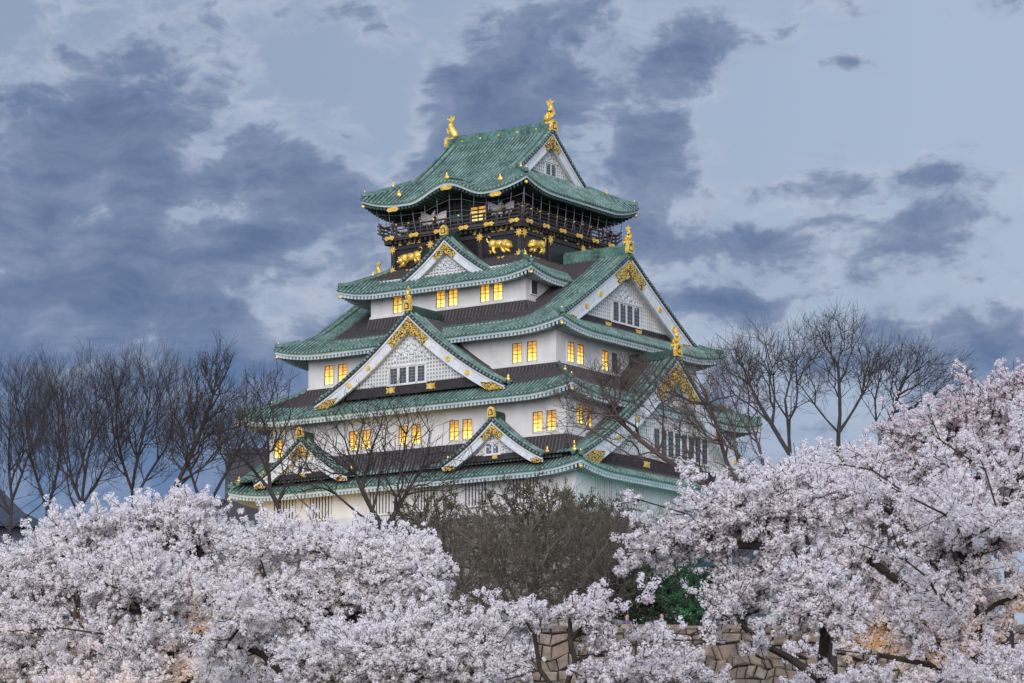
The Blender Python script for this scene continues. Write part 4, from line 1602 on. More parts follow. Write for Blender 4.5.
GL = 'bare trees to the left of the castle'
tree('bare_tree', 'bare tree at the far left edge with a dense dark crown', 'tree', 205, 8, PLATEAU, [[(8, 560, 0), (12, 500, 0)], [(12, 520, 0), (-20, 440, 1)], [(12, 500, 0), (35, 430, -1)], [(12, 500, 0), (10, 430, 1)]],
     [(0, 420, 45, 60, 0, 1), (25, 410, 35, 50, 0, 1), (-15, 460, 45, 50, 0, .8), (40, 460, 40, 50, 0, .5)], 520, 11, group=GL, tip=0.0036, pw=0.46, cap=0.10, twigs=5, tl=1.15, up=0.7, bf=0.6, bark='bark_haze')
tree('bare_tree', 'bare tree with fan of upright stems, second from the left edge', 'tree', 198, 84, PLATEAU, [[(84, 560, 0), (82, 505, 0)], [(82, 510, 0), (62, 450, 1), (62, 400, 1)], [(82, 505, 0), (92, 440, -1), (96, 390, 0)], [(82, 510, 0), (40, 470, 1)], [(82, 508, 0), (112, 455, -1)]],
     [(85, 400, 38, 46, 0, 1), (62, 425, 38, 52, 0, 1), (110, 425, 30, 50, 0, .9), (85, 465, 50, 40, 0, .5)], 560, 12, group=GL, tip=0.0036, pw=0.46, cap=0.10, twigs=5, tl=1.15, up=0.7, bf=0.6, bark='bark_haze')
tree('bare_tree', 'tallest bare tree left of the castle with a straight forked stem', 'tree', 200, 130, PLATEAU, [[(131, 560, 0), (132, 490, 0)], [(132, 495, 0), (118, 440, 1), (118, 390, 0)], [(132, 490, 0), (145, 430, -1), (152, 375, 0)], [(132, 500, 0), (165, 450, 1), (178, 400, 0)]],
     [(140, 400, 42, 52, 0, 1.1), (115, 415, 30, 55, 0, .9), (170, 410, 28, 50, 0, .9), (140, 455, 45, 40, 0, .5)], 580, 13, group=GL, tip=0.0036, pw=0.46, cap=0.10, twigs=5, tl=1.15, up=0.7, bf=0.6, bark='bark_haze')
tree('bare_tree', 'slim bare tree leaning right towards the lowest castle roof', 'tree', 190, 168, PLATEAU, [[(168, 560, 0), (170, 495, 0)], [(170, 495, 0), (195, 445, 0), (213, 395, 0), (222, 362, 0)], [(170, 500, 0), (205, 465, 1), (232, 430, 0)], [(195, 445, 0), (190, 400, 0)]],
     [(208, 400, 26, 45, 0, 1.1), (195, 435, 32, 42, 0, 1), (232, 420, 26, 50, 0, .6), (222, 362, 10, 18, 0, 1)], 430, 14, group=GL, tip=0.0065, pw=0.44, cap=0.14, twigs=3, tl=0.9, up=0.55, bf=0.5)
tree('bare_tree', 'bare tree half hidden between the two leftmost bare trees', 'tree', 222, 46, PLATEAU, [[(46, 560, 0), (47, 510, 0)], [(47, 510, 0), (30, 455, 0), (25, 400, 0)], [(47, 510, 0), (60, 450, 0), (58, 395, 0)]],
     [(42, 405, 38, 46, 0, 1), (50, 450, 42, 46, 0, .8)], 420, 61, group=GL, tip=0.0038, pw=0.46, cap=0.10, twigs=5, tl=1.15, up=0.7, bf=0.6, bark='bark_haze')
tree('bare_tree', 'low twiggy bare tree nearest the dark stepped building', 'tree', 215, 205, PLATEAU, [[(205, 560, 0), (206, 515, 0)], [(206, 515, 0), (190, 470, 0), (182, 430, 0)], [(206, 515, 0), (228, 470, 0), (246, 430, 0)]],
     [(190, 435, 35, 38, 0, 1), (238, 435, 32, 36, 0, 1), (265, 400, 24, 26, 0, .5)], 340, 62, group=GL, tip=0.0038, pw=0.46, cap=0.10, twigs=5, tl=1.1, up=0.6, bf=0.6, bark='bark_haze')
GF = 'bare trees in front of the castle'
tree('bare_tree', 'thin bare tree before the lower left corner of the castle', 'tree', 172, 283, PLATEAU, [[(300, 560, 0), (288, 535, 0)], [(288, 535, 0), (270, 490, 0), (262, 440, 0)], [(270, 490, 0), (235, 450, 0)], [(300, 560, 0), (340, 540, 0), (300, 500, 0), (272, 470, 0)]],
     [(260, 420, 32, 45, 0, 1), (235, 450, 28, 40, 0, 1), (290, 450, 28, 40, 0, .7), (275, 390, 22, 20, 0, .6)], 330, 15, group=GF, tip=0.009, pw=0.44, cap=0.2, twigs=1, tl=0.9, bf=0.5)
tree('bare_tree', 'forked bare tree before the cream storey below the wide gable', 'tree', 165, 388, PLATEAU, [[(392, 560, 0), (385, 530, 0)], [(385, 530, 0), (362, 490, 0), (345, 440, 0)], [(385, 530, 0), (405, 495, 0), (428, 455, 0)], [(385, 530, 0), (360, 515, 1), (310, 470, 1)], [(362, 490, 0), (375, 440, 0)], [(392, 540, 0), (440, 500, 0), (470, 470, 0)]],
     [(350, 440, 45, 48, 0, 1), (400, 450, 45, 50, 0, 1), (310, 465, 40, 35, 0, .8), (445, 470, 35, 35, 0, .7), (390, 410, 30, 30, 0, .5)], 620, 16, group=GF, tip=0.009, pw=0.44, cap=0.2, twigs=1, tl=0.9, bf=0.5)
tree('bare_tree', 'large bare tree with reddish twigs reaching left across the tall right gable', 'tree', 150, 800, PLATEAU, [[(790, 560, 0), (750, 515, 0)], [(750, 515, 0), (690, 475, 1), (640, 440, 1), (600, 405, 1)], [(690, 475, 1), (630, 455, -2), (585, 425, -2)], [(750, 515, 0), (720, 440, 1), (700, 385, 1)], [(750, 515, 0), (735, 450, -1), (740, 390, -1)], [(720, 440, 0), (660, 400, 1), (640, 370, 1)], [(780, 545, 0), (765, 470, 0), (750, 420, 0)]],
     [(600, 395, 48, 30, 0, 1.3), (640, 385, 45, 28, 1, 1.2), (690, 395, 38, 42, 0, .9), (580, 425, 35, 22, -1, .8), (735, 410, 35, 50, 0, .8), (660, 440, 60, 30, 0, .6), (720, 455, 50, 40, 0, .5)], 980, 17, group=GF, tip=0.005, pw=0.43, cap=0.13, twigs=3, tl=0.7, bark='bark_red')
GR = 'bare trees to the right of the castle'
tree('bare_tree', 'bare tree with a leaning trunk right beside the castle gable', 'tree', 170, 800, PLATEAU, [[(812, 500, 0), (790, 455, 0), (772, 425, 0)], [(772, 425, 0), (750, 385, 0), (735, 350, 0)], [(772, 425, 0), (773, 375, 1), (778, 345, 0)], [(790, 455, 0), (785, 400, -1), (800, 350, 0)], [(772, 425, 0), (735, 395, 1), (715, 365, 0)]],
     [(760, 360, 40, 30, 0, 1.2), (780, 385, 40, 35, 0, .9), (735, 375, 32, 38, 0, .9), (805, 350, 26, 28, 0, .8)], 430, 18, group=GR, tip=0.0045, pw=0.46, cap=0.12, twigs=3, tl=1.0, up=0.35, bf=0.5, bark='bark_haze')
tree('bare_tree', 'tallest bare tree right of the castle with spreading flat top', 'tree', 176, 838, PLATEAU, [[(838, 500, 0), (838, 450, 0), (840, 415, 0)], [(840, 430, 0), (815, 405, 0), (800, 385, 0)], [(840, 415, 0), (838, 365, 0), (842, 340, 0)], [(840, 430, 0), (862, 395, 0), (870, 360, 0)], [(838, 365, 0), (822, 340, 0)]],
     [(838, 335, 34, 20, 0, 1.3), (855, 365, 30, 30, 0, .9), (815, 370, 28, 30, 0, .8), (875, 370, 24, 25, 0, .7)], 330, 19, group=GR, tip=0.0045, pw=0.46, cap=0.12, twigs=3, tl=1.0, up=0.35, bf=0.5, bark='bark_haze')
tree('bare_tree', 'low wide bare tree above the upper right cherry blossom', 'tree', 182, 870, PLATEAU, [[(872, 500, 0), (880, 440, 0), (893, 412, 0)], [(893, 412, 0), (905, 380, 0), (910, 355, 0)], [(880, 430, 0), (915, 405, 0), (940, 375, 0)], [(880, 440, 0), (875, 400, 0), (885, 365, 0)], [(915, 405, 0), (950, 395, 0)]],
     [(905, 368, 36, 24, 0, 1.2), (940, 380, 32, 28, 0, 1), (882, 385, 25, 28, 0, .8), (925, 395, 40, 20, 0, .5)], 380, 20, group=GR, tip=0.0045, pw=0.46, cap=0.12, twigs=3, tl=1.0, up=0.35, bf=0.5, bark='bark_haze')

# brown leafless scrub and the evergreens in front of the stone base
GS = 'leafless scrub in front of the stone base'
for sd, (px, top, w, lab) in enumerate(((455, 515, 55, 'grey brown leafless thicket below the middle small gable'),
                                        (520, 505, 60, 'widest leafless thicket with pale stems in the centre'),
                                        (578, 515, 45, 'leafless thicket below the near corner of the castle'),
                                        (405, 530, 45, 'leafless thicket at the left behind the forked bare tree'),
                                        (632, 512, 42, 'leafless thicket at the right beside the dark evergreen'))):
    tree('leafless_shrub', lab, 'shrub', 160 + 3 * sd, px, PLATEAU, [[(px, 640, 0), (px, 605, 0)], [(px, 615, 0), (px - w * .5, 560, 1)], [(px, 605, 0), (px + w * .45, 555, -1)], [(px, 605, 0), (px + 4, 550, 1)], [(px, 625, 0), (px - w * .8, 590, -2)], [(px, 625, 0), (px + w * .8, 590, -1)]],
         [(px - w * .3, top + 22 + 9 * (sd % 2), w * .55, 30, 0, 1), (px + w * .55, top + 34 - 8 * (sd % 2), w * .55, 34, 0, .9), (px - w * .7, top + 60, w * .6, 45, 0, .8), (px + w * .7, top + 62, w * .6, 45, -1, .8), (px, top + 85, w, 35, -2, .6)], 400, 30 + sd, group=GS, tip=0.0065, pw=0.42, cap=0.12, twigs=4, tl=1.25, spread=0.42, up=0.2, bark='bark_pale' if sd != 3 else 'bark')
for sd, (px, top, w, Y, mat, lab, n) in enumerate(((430, 485, 40, 185, 'olive_leaf', 'olive green bush on the left of the thicket', 220), (535, 478, 70, 188, 'olive_leaf', 'wide olive green bush behind the thicket', 380), (600, 492, 42, 180, 'olive_leaf', 'small olive green bush below the castle corner', 200),
                                                   (632, 560, 45, 166, 'dark_leaf', 'dark green evergreen left of the green lit tree', 300), (690, 560, 42, 168, 'dark_leaf', 'evergreen tinged bright green by a lamp', 420))):
    tree('evergreen_bush' if sd < 3 else 'evergreen_tree', lab, 'bush' if sd < 3 else 'tree', Y, px, PLATEAU, [[(px, 640, 0), (px, 590, 0), (px + 3, 540, 0)]],
         [(px, top + 25, w * .75, 24, 0, 1), (px - w * .4, top + 60, w * .7, 50, 0, 1), (px + w * .4, top + 60, w * .7, 50, 0, 1)], n, 40 + sd, tip=0.012, twigs=2, tl=0.6, bark='bark',
         flower=dict(mat=mat, maxc=8, gap=0.34, pom=0.13, petals=10, size=0.045, name='foliage', tone=0.5))

# ------------------------------------------------------------------ cherry trees in full bloom
GC = 'cherry trees in full bloom'
FAR = dict(mat='blossom', maxc=7, gap=0.075, pom=0.07, petals=18, size=0.024, jit=0.05, lift=0.03, tone=0.8)
NEAR = dict(mat='blossom_pink', maxc=6, gap=0.10, pom=0.06, petals=24, size=0.018, jit=0.025, lift=0.02, tone=0.78)
tree('cherry_tree', 'broad cherry tree at the far left with a long bare lit branch', 'cherry tree', 72, 205, GZ,
     [[(205, 760, 0), (212, 690, 0), (204, 655, 0)], [(204, 655, 0), (165, 650, -1.5), (118, 636, -2.6), (60, 628, -3), (0, 632, -3)], [(204, 655, 0), (190, 600, .5), (140, 560, .5), (100, 530, .5)], [(204, 655, 0), (235, 600, 0), (240, 560, 0)], [(118, 636, -2), (90, 600, -1), (40, 580, -1)]],
     [(110, 556, 80, 26, 0, 1.2), (165, 529, 55, 14, 0, 1.1), (85, 518, 20, 10, 0, .8), (30, 582, 70, 20, 0, 1.1), (150, 590, 100, 34, -1, 1.1), (222, 540, 42, 20, 0, 1.1), (75, 625, 110, 26, 0, .9), (150, 660, 140, 26, -1, .8), (10, 665, 60, 30, 0, .9), (70, 690, 90, 20, -2, 1.3), (170, 692, 70, 18, -2, 1.2)],
     1750, 50, bf=0.45, tip=0.006, pw=0.44, cap=0.16, bark='bark_cherry', twigs=3, tl=0.62, spread=0.6, up=0.12, group=GC, layers=0.42, flower=FAR)
tree('cherry_tree', 'cherry tree in bloom left of centre below the barred windows', 'cherry tree', 66, 330, GZ,
     [[(330, 760, 0), (300, 690, 0), (262, 655, 0)], [(262, 655, 0), (240, 632, 0), (215, 600, 0)], [(300, 690, 0), (320, 640, 0), (345, 600, 0)], [(320, 640, 0), (370, 610, 0), (420, 590, 0)], [(262, 655, 0), (290, 600, .5), (320, 570, .5)]],
     [(285, 556, 60, 18, 0, 1.6), (362, 568, 62, 16, 0, 1.6), (245, 590, 45, 26, 0, .8), (320, 610, 80, 22, 0, .8), (402, 582, 32, 16, 0, 1), (300, 655, 100, 26, 0, .8), (262, 612, 34, 14, -1.5, 1.3)],
     1150, 51, bf=0.45, tip=0.006, pw=0.44, cap=0.14, bark='bark_cherry', twigs=3, tl=0.58, spread=0.6, up=0.12, group=GC, layers=0.42, flower=FAR)
tree('cherry_tree', 'nearer cherry tree with warm lit blossom at the lower centre left', 'cherry tree', 52, 400, GZ,
     [[(400, 760, 0), (405, 700, 0), (410, 660, 0)], [(410, 660, 0), (440, 640, 0), (475, 610, 0)], [(410, 660, 0), (380, 640, 0), (350, 630, 0)], [(405, 680, 0), (460, 670, 0), (515, 650, 0)], [(440, 640, 0), (455, 610, 0), (425, 580, 0)]],
     [(400, 665, 70, 28, 0, 1.1), (440, 640, 40, 16, 0, .9), (475, 668, 42, 18, 0, .8), (340, 670, 60, 20, 0, 1), (425, 605, 24, 10, 0, .8), (485, 640, 22, 12, 0, .5), (270, 680, 55, 14, 0, .8)],
     700, 52, bf=0.45, tip=0.005, pw=0.44, cap=0.095, bark='bark_cherry', twigs=3, tl=0.46, spread=0.6, up=0.12, group=GC, layers=0.42, flower=dict(NEAR, mat='blossom'))
tree('cherry_tree', 'sparse cherry tree with pink pompom blossom in front of the granite wall', 'cherry tree', 44, 560, GZ,
     [[(560, 760, 0), (562, 700, 0), (575, 660, 0)], [(575, 660, 0), (570, 640, 0), (590, 620, 0)], [(575, 660, 0), (610, 650, 0), (660, 640, 0), (700, 640, 0)], [(562, 700, 0), (540, 670, 0), (505, 680, 0)], [(590, 620, 0), (640, 600, 0)]],
     [(578, 622, 34, 14, 0, 1), (545, 650, 26, 10, 0, .7), (640, 678, 60, 12, 0, 1.0), (545, 680, 45, 10, 0, 1), (620, 600, 26, 8, 0, .6), (720, 668, 40, 18, 0, 1), (525, 625, 20, 8, 0, .7), (620, 655, 40, 6, -1, .3)],
     235, 53, bf=0.45, tip=0.005, pw=0.44, cap=0.04, bark='bark_cherry', twigs=3, tl=0.34, spread=0.6, up=0.12, group=GC, layers=0.42, flower=NEAR)
tree('cherry_tree', 'near cherry tree right of centre hanging blossom before the castle base', 'cherry tree', 46, 770, GZ,
     [[(806, 760, 0), (822, 680, 0), (830, 620, 0), (818, 585, 0)], [(818, 585, 0), (780, 545, 0), (735, 545, 0), (700, 535, 0), (668, 545, 0)], [(818, 585, 0), (800, 530, 0), (760, 500, 0), (700, 480, 0)], [(828, 640, 0), (770, 625, 0), (720, 620, 0), (680, 640, 0)], [(780, 545, 0), (760, 585, 0), (720, 590, 0)], [(735, 545, 0), (690, 515, 0), (640, 500, 0)]],
     [(658, 515, 34, 13, 0, 1.2), (725, 518, 50, 20, 0, 1.0), (690, 546, 44, 12, 0, .8), (645, 556, 18, 7, 0, .6), (765, 560, 40, 26, 0, 1.0), (755, 610, 42, 20, 0, .8), (740, 660, 60, 18, 0, .9), (812, 655, 42, 26, -2.5, 2.0), (826, 598, 32, 26, -3, 1.8), (735, 680, 45, 12, -1, 1.2), (660, 645, 20, 5, -1, .2), (790, 510, 40, 26, 0, 1)],
     860, 54, bf=0.45, tip=0.005, pw=0.44, cap=0.095, bark='bark_cherry', twigs=3, tl=0.40, spread=0.6, up=0.12, group=GC, layers=0.42, flower=NEAR)
tree('cherry_tree', 'largest cherry tree filling the right side with lit lower branches', 'cherry tree', 58, 955, GZ,
     [[(1000, 800, 0), (980, 700, 0), (930, 665, -1)], [(930, 665, -1), (880, 655, -2), (835, 650, -2)], [(980, 700, 0), (975, 620, 0), (960, 540, 0)], [(960, 540, 0), (920, 505, -2), (880, 480, -2)], [(975, 620, 0), (910, 590, 0), (870, 560, 0)], [(960, 540, 0), (1000, 480, 0), (1020, 420, 0)], [(930, 665, -1), (900, 620, 0), (850, 600, 0)], [(960, 540, 0), (945, 515, -5), (915, 500, -6), (872, 470, -6), (845, 465, -6)], [(975, 620, 0), (930, 580, -5), (905, 560, -6), (860, 545, -6)], [(960, 540, 0), (1000, 520, -5), (985, 470, -5), (940, 440, -5)]],
     [(860, 505, 70, 28, 0, 1.0), (930, 488, 75, 28, 0, 1.0), (1000, 475, 50, 32, 0, 1.0), (910, 535, 110, 45, 0, 1), (990, 560, 70, 60, 0, 1), (880, 590, 80, 36, 0, .9), (900, 650, 100, 36, 0, .8), (1000, 640, 60, 40, 0, .9), (830, 530, 45, 40, 0, .9), (900, 690, 90, 22, -2, 1.3), (990, 692, 60, 24, -2, 1.2)],
     1900, 55, bf=0.45, tip=0.0055, pw=0.44, cap=0.13, bark='bark_cherry', twigs=3, tl=0.52, spread=0.6, up=0.12, group=GC, layers=0.42, flower=dict(FAR, mat='blossom_pink', pom=0.066, size=0.022))
tree('cherry_tree', 'cherry tree with budding tip branches in the upper right corner', 'cherry tree', 68, 1010, GZ,
     [[(1010, 800, 0), (1010, 600, 0), (1005, 500, 0)], [(1005, 500, 0), (1000, 440, 0), (1010, 390, 0)], [(1005, 500, 0), (960, 440, 0), (930, 410, 0)], [(1000, 440, 0), (985, 400, 0), (970, 380, 0)]],
     [(985, 432, 44, 22, 0, 1), (1012, 410, 22, 22, 0, 1), (930, 442, 40, 12, 0, .8), (960, 462, 80, 22, 0, .9)],
     420, 56, bf=0.45, tip=0.006, pw=0.42, cap=0.095, bark='bark_cherry', twigs=3, tl=0.6, spread=0.6, up=0.3, group=GC, layers=0.42, flower=dict(FAR, mat='blossom_pink', bare=0.45, tone=0.42))
tree('cherry_tree', 'cherry tree in bloom standing behind the large right cherry', 'cherry tree', 84, 830, GZ,
     [[(838, 800, 0), (832, 640, 0), (820, 590, 0)], [(820, 590, 0), (790, 520, 0), (770, 480, 0)], [(832, 620, 0), (850, 580, 0), (870, 520, 0)], [(820, 590, 0), (810, 500, 0)]],
     [(800, 505, 55, 24, 0, 1), (850, 485, 65, 24, 0, 1), (760, 520, 46, 24, 0, .9), (900, 500, 80, 40, 0, .9), (830, 530, 70, 30, 0, .6)],
     800, 57, bf=0.45, tip=0.0065, pw=0.44, cap=0.13, bark='bark_cherry', twigs=3, tl=0.6, spread=0.6, up=0.12, group=GC, layers=0.42, flower=dict(FAR, mat='blossom_pink', pom=0.08, size=0.027))


# ------------------------------------------------------------------ buildings farther off
def far_buildings():
    t = empty('office_building', (-36.5, 450, PLATEAU))
    tag(t, 'dark stepped building far behind the lower left castle roof', 'building')
    b = MB()
    b.box(-5, 4, 0, 14, 0, 44.0, 0)
    b.box(-3.0, 4, 1, 12, 44.0, 51.0, 0)
    b.build('wall', 'dark_building', t)
    r = MB()
    r.box(-3.3, 4.3, 0.7, 12.3, 51.0, 51.7, 0)
    r.box(-5.2, -3.0, -0.2, 14.2, 44.0, 44.6, 0)
    r.build('roof', 'blue_roof_tile', t)
    for i in range(4):
        for j in range(5):
            w = MB()
            w.box(-4.5 + i * 2.2, -3.2 + i * 2.2, -0.08, -0.02, 22 + j * 4.4, 24 + j * 4.4)
            w.build('window', 'glass', t)
    t = empty('turret', (-51.0, 300, PLATEAU), R(14))
    tag(t, 'dim grey turret with a dark tiled hip roof at the left edge', 'turret')
    b = MB()
    b.box(-7, 7, -5, 5, 0, 23.0, 0)
    b.build('wall', 'grey_wall', t)
    r = MB()
    z0, z1, A, B = 22.6, 27.0, 8.6, 6.6
    rows = [[(-A, -B, z0), (A, -B, z0), (A, B, z0), (-A, B, z0), (-A, -B, z0)], [(-A * .7, -B * .62, z0 + 1.5), (A * .7, -B * .62, z0 + 1.5), (A * .7, B * .62, z0 + 1.5), (-A * .7, B * .62, z0 + 1.5), (-A * .7, -B * .62, z0 + 1.5)],
            [(-A * .45, 0, z1), (A * .45, 0, z1), (A * .45, 0.02, z1), (-A * .45, 0.02, z1), (-A * .45, 0, z1)]]
    r.grid(rows, 0, None, False)
    r.poly([(-A, -B, z0), (-A, B, z0), (A, B, z0), (A, -B, z0)])
    r.box(-A * .47, A * .47, -0.3, 0.3, z1 - 0.2, z1 + 0.5, 0)
    r.build('roof', 'blue_roof_tile', t)
    w = MB()
    w.box(-2, 2, -5.1, -5.02, 17.5, 19.5)
    w.build('window', 'glass', t)
    # glazed lift hall beside the stone base
    p = at(770, 600, 262)
    t = empty('glass_annex', (p.x, p.y, PLATEAU), -TH)
    tag(t, 'pale glazed annex glimpsed through blossom right of the stone base', 'annex')
    b = MB()
    H = 20.0
    for x in (-6.0, -2.0, 2.0, 6.0):
        b.box(x - 0.35, x + 0.35, -3.35, -2.75, 0, H, 0)
        b.box(x - 0.35, x + 0.35, 2.75, 3.35, 0, H, 0)
    for z in (4.8, 9.8, 14.8, H):
        b.box(-6.6, 6.6, -3.5, 3.5, z, z + 0.6, 0)
    b.build('frame', 'concrete', t)
    for i in range(3):
        for j in range(4):
            w = MB()
            w.box(-5.6 + i * 4, -2.4 + i * 4, -3.05, -2.95, 0.3 + j * 5 - (0.2 if j == 0 else 0) + 0.15, 4.75 + j * 5 - 0.1, 0)
            w.build('window', 'glass', t)
    w = MB()
    w.box(-6.0, -5.9, -2.7, 2.7, 0.2, H - 0.1)
    w.box(5.9, 6.0, -2.7, 2.7, 0.2, H - 0.1)
    w.box(-5.9, 5.9, 2.9, 3.0, 0.2, H - 0.1)
    w.build('side_glazing', 'glass', t)


far_buildings()


# ------------------------------------------------------------------ people
def person(label, loc, rz, cloth, group, arm=0.2, s=1.0, phone=False):
    """one continuous body grown round a skeleton; hair and coat are children"""
    J = {'pelvis': (0, 0, .93, .15), 'chest': (0, 0, 1.22, .165), 'neck0': (0, 0, 1.42, .085), 'neck': (0, -.01, 1.50, .058), 'head': (0, -.02, 1.60, .098), 'crown': (0, -.01, 1.70, .085)}
    E_ = [('pelvis', 'chest'), ('chest', 'neck0'), ('neck0', 'neck'), ('neck', 'head'), ('head', 'crown')]
    J['nose'] = (0, -.06, 1.59, .05)
    E_.append(('head', 'nose'))
    for sd, x in (('l', -1), ('r', 1)):
        J.update({'sh' + sd: (x * .19, 0, 1.37, .062), 'el' + sd: (x * .26, -.05 - arm * .4, 1.12, .047), 'wr' + sd: (x * .20, -.12 - arm, 1.02 + arm * .5, .034), 'hd' + sd: (x * .19, -.18 - arm, 1.03 + arm * .6, .036),
                  'hip' + sd: (x * .095, 0, .88, .10), 'kn' + sd: (x * .10, -.03, .49, .066), 'an' + sd: (x * .105, .02, .09, .045), 'to' + sd: (x * .115, -.15, .04, .04)})
        E_ += [('neck0', 'sh' + sd), ('sh' + sd, 'el' + sd), ('el' + sd, 'wr' + sd), ('wr' + sd, 'hd' + sd), ('pelvis', 'hip' + sd), ('hip' + sd, 'kn' + sd), ('kn' + sd, 'an' + sd), ('an' + sd, 'to' + sd)]
    names = list(J)
    me = bpy.data.meshes.new('person')
    me.from_pydata([J[k][:3] for k in names], [(names.index(a), names.index(b)) for a, b in E_], [])
    o = bpy.data.objects.new('person', me)
    COL.objects.link(o)
    md = o.modifiers.new('skin', 'SKIN')
    sv = me.skin_vertices[0].data
    for i, k in enumerate(names):
        sv[i].radius = (J[k][3], J[k][3])
        sv[i].use_root = (k == 'pelvis')
    sub = o.modifiers.new('sub', 'SUBSURF')
    sub.levels = sub.render_levels = 1
    dg = bpy.context.evaluated_depsgraph_get()
    me2 = bpy.data.meshes.new_from_object(o.evaluated_get(dg))
    o.modifiers.clear()
    o.data = me2
    me2.materials.clear()
    me2.materials.append(MATS['skin'])
    me2.materials.append(MATS[cloth])
    me2.materials.append(MATS['hair'])
    for p in me2.polygons:
        z = p.center.z
        p.material_index = 0 if z > 1.47 or (z < 1.12 + arm * .5 and abs(p.center.x) > .16 and p.center.y < -.13) else 1
        p.use_smooth = True
    # the head with its face, joined into the same body mesh
    f = MB()
    f.ball((0, -.015, 1.615), (.082, .10, .118), 0, 10)
    f.ball((0, -.045, 1.545), (.055, .06, .05), 0, 7)
    f.tube([(0, -.105, 1.635), (0, -.128, 1.595), (0, -.108, 1.585)], [.009, .018, .012], 6, 0)
    for sx in (-1, 1):
        f.ball((sx * .084, 0, 1.61), (.014, .026, .036), 0, 6)
        f.ball((sx * .033, -.098, 1.625), (.015, .010, .009), 2, 6)
        f.box(sx * .033 - .018, sx * .033 + .018, -.108, -.095, 1.648, 1.654, 2)
        # fingers: four and a thumb, slightly curled
        for k in range(4):
            x = sx * (.172 + .013 * k)
            f.tube([(x, -.17 - arm, 1.03 + arm * .6), (x, -.215 - arm, 1.025 + arm * .6), (x, -.235 - arm + .004 * k, .995 + arm * .6)], [.009, .0085, .007], 5, 0)
        f.tube([(sx * .165, -.15 - arm, 1.035 + arm * .6), (sx * .148, -.18 - arm, 1.03 + arm * .6), (sx * .146, -.2 - arm, 1.015 + arm * .6)], [.011, .010, .008], 5, 0)
    f.box(-.022, .022, -.106, -.097, 1.557, 1.563, 2)
    bm2 = bmesh.new()
    bm2.from_mesh(me2)
    tmp = bpy.data.meshes.new('face')
    tmp.from_pydata(f.v, [], f.f)
    tmp.polygons.foreach_set('material_index', f.m)
    tmp.polygons.foreach_set('use_smooth', f.s)
    bm2.from_mesh(tmp)
    bm2.to_mesh(me2)
    bm2.free()
    h = MB()
    h.ball((0, .018, 1.668), (.094, .112, .092), 0, 8)
    h.ball((0, .055, 1.61), (.088, .065, .10), 0, 7)
    hr = h.build('hair', 'hair', o)
    o.location = loc
    o.rotation_euler = (0, 0, rz)
    o.scale = (s, s, s)
    tag(o, label, 'person', group)
    return o


GP = 'visitors behind the granite wall'
feet = 11.95
for px, rz, cl, lab, s in ((627, 0.3, 'cloth_purple', 'visitor in a purple top behind the granite wall', 1.0), (662, -0.4, 'cloth_teal', 'visitor in a teal top behind the granite wall', 1.02), (610, 0.8, 'cloth_dark', 'visitor in dark clothes left of the one in purple', 0.97), (483, 0.2, 'cloth_dark', 'visitor in dark clothes near the wall end by the thicket', 1.0)):
    p = at(px, 630, 152.3)
    person(lab, (p.x, p.y, PLATEAU), rz, cl, GP, 0.2, s)
GB = 'visitors on the castle balcony'
Mc = Matrix.Translation(castle.location) @ Matrix.Rotation(-TH, 4, 'Z')
for side, u, r, cl, lab in ((0, -7.9, 7.6, 'cloth_purple', 'visitor at the left corner of the castle balcony'), (0, -4.4, 7.7, 'cloth_dark', 'visitor on the balcony in front of the left white crane'), (0, -2.6, 7.6, 'cloth_dark', 'visitor on the balcony just right of the left white crane'),
                            (0, 4.2, 7.7, 'cloth_dark', 'visitor on the balcony in front of the right white crane'), (0, 5.9, 7.7, 'cloth_dark', 'visitor on the balcony near its front corner'),
                            (1, 3.0, 8.0, 'cloth_teal', 'visitor halfway along the right side of the castle balcony'), (1, 6.6, 8.1, 'cloth_dark', 'first silhouette at the right end of the balcony'), (1, 7.4, 8.1, 'cloth_purple', 'second silhouette at the right end of the balcony'), (1, 8.0, 8.1, 'cloth_dark', 'last silhouette at the right end of the balcony')):
    x, y, z = S(side, u, r, 67.41 - ZB)
    w = Mc @ Vector((x, y, z))
    person(lab, w, -TH + side * math.pi / 2 + random.uniform(-.5, .5), cl, GB, 0.15, random.uniform(0.95, 1.05))


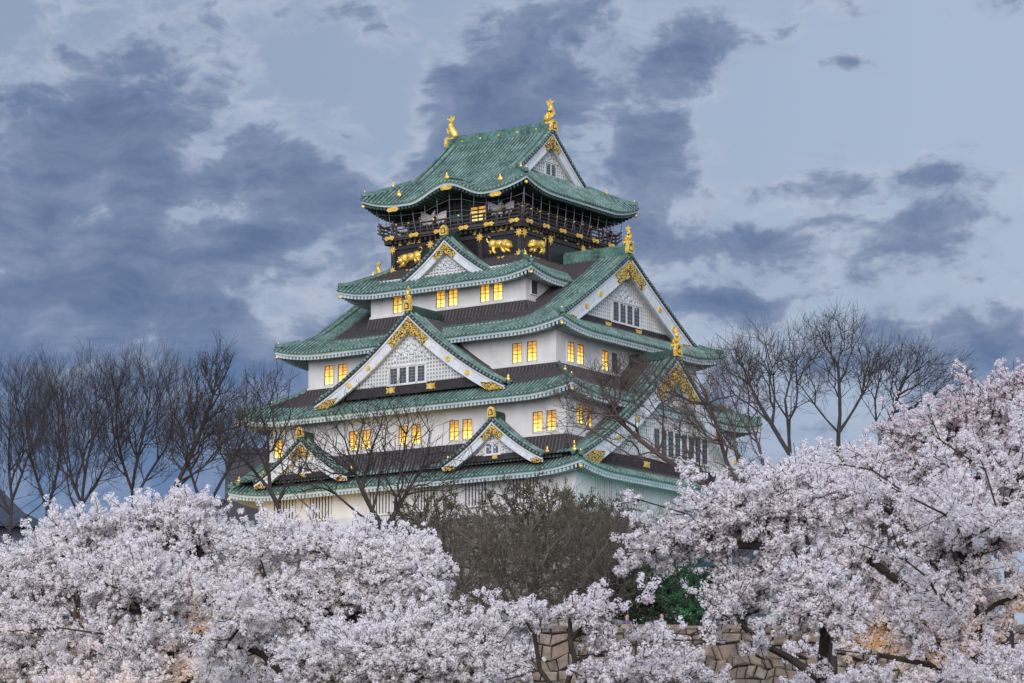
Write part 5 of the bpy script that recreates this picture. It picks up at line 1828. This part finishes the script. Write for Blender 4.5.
# ------------------------------------------------------------------ floodlights
def floodlight(label, loc, aim, col, power, size=60, blend=0.8, rad=0.25, group='floodlights'):
    loc, aim = Vector(loc), Vector(aim)
    t = empty('floodlight', loc)
    tag(t, label, 'floodlight', group)
    d = (aim - loc).normalized()
    q = d.to_track_quat('-Z', 'Y')
    b = MB()
    b.box(-0.22, 0.22, -0.16, 0.16, -0.02, 0.22, 0)
    b.box(-0.25, 0.25, -0.19, 0.19, -0.06, -0.02, 0)
    body = b.build('lamp_head', 'grey_steel', t)
    body.location = (0, 0, 0.45)
    body.rotation_euler = q.to_euler()
    s = MB()
    s.tube([(0, 0, 0), (0, 0, 0.4)], 0.035, 6)
    s.box(-0.15, 0.15, -0.15, 0.15, -0.02, 0.03)
    s.build('stake', 'grey_steel', t)
    L = bpy.data.lights.new('floodlight_beam', 'SPOT')
    L.energy = power
    L.color = col
    L.spot_size = R(size)
    L.spot_blend = blend
    L.shadow_soft_size = rad
    o = bpy.data.objects.new('floodlight_beam', L)
    COL.objects.link(o)
    o.parent = t
    o.location = Vector((0, 0, 0.45)) + d * 0.2
    o.rotation_euler = q.to_euler()


WARM = (1.0, 0.55, 0.16)
cw = lambda x, y, z: Mc @ Vector((x, y, z - ZB))
floodlight('warm floodlight aimed at the lower left storeys of the castle', Vector((cw(-22, -33, 0).x, cw(-22, -33, 0).y, PLATEAU)), cw(-13, -15, 43), (1.0, 0.62, 0.17), 21000, 58)
floodlight('teal floodlight aimed at the right side of the castle', Vector((cw(40, -16, 0).x, cw(40, -16, 0).y, PLATEAU)), cw(18, -4, 54), (0.2, 0.85, 0.85), 9000, 60)
for lab, px, Y, gx, aim_px, aim_py, pw in (('warm floodlight under the far left cherry', 150, 71, 0, 110, 560, 1500), ('warm floodlight below the long bare cherry branch', 60, 68, 0, 75, 640, 900),
                                           ('warm floodlight under the lower centre left cherry', 405, 54, 0, 385, 655, 800), ('warm floodlight under the largest right cherry', 975, 57, 0, 955, 640, 1000), ('warm floodlight behind the largest right cherry', 905, 60, 0, 890, 560, 1200)):
    p = at(px, 683, Y)
    floodlight(lab, (p.x, Y, GZ + 0.05), at(aim_px, aim_py, Y), WARM, pw, 55)
p = at(705, 640, 161)
floodlight('green floodlight below the evergreen by the wall', (p.x, 161, PLATEAU + 0.05), at(705, 575, 166), (0.16, 0.9, 0.55), 2600, 60)
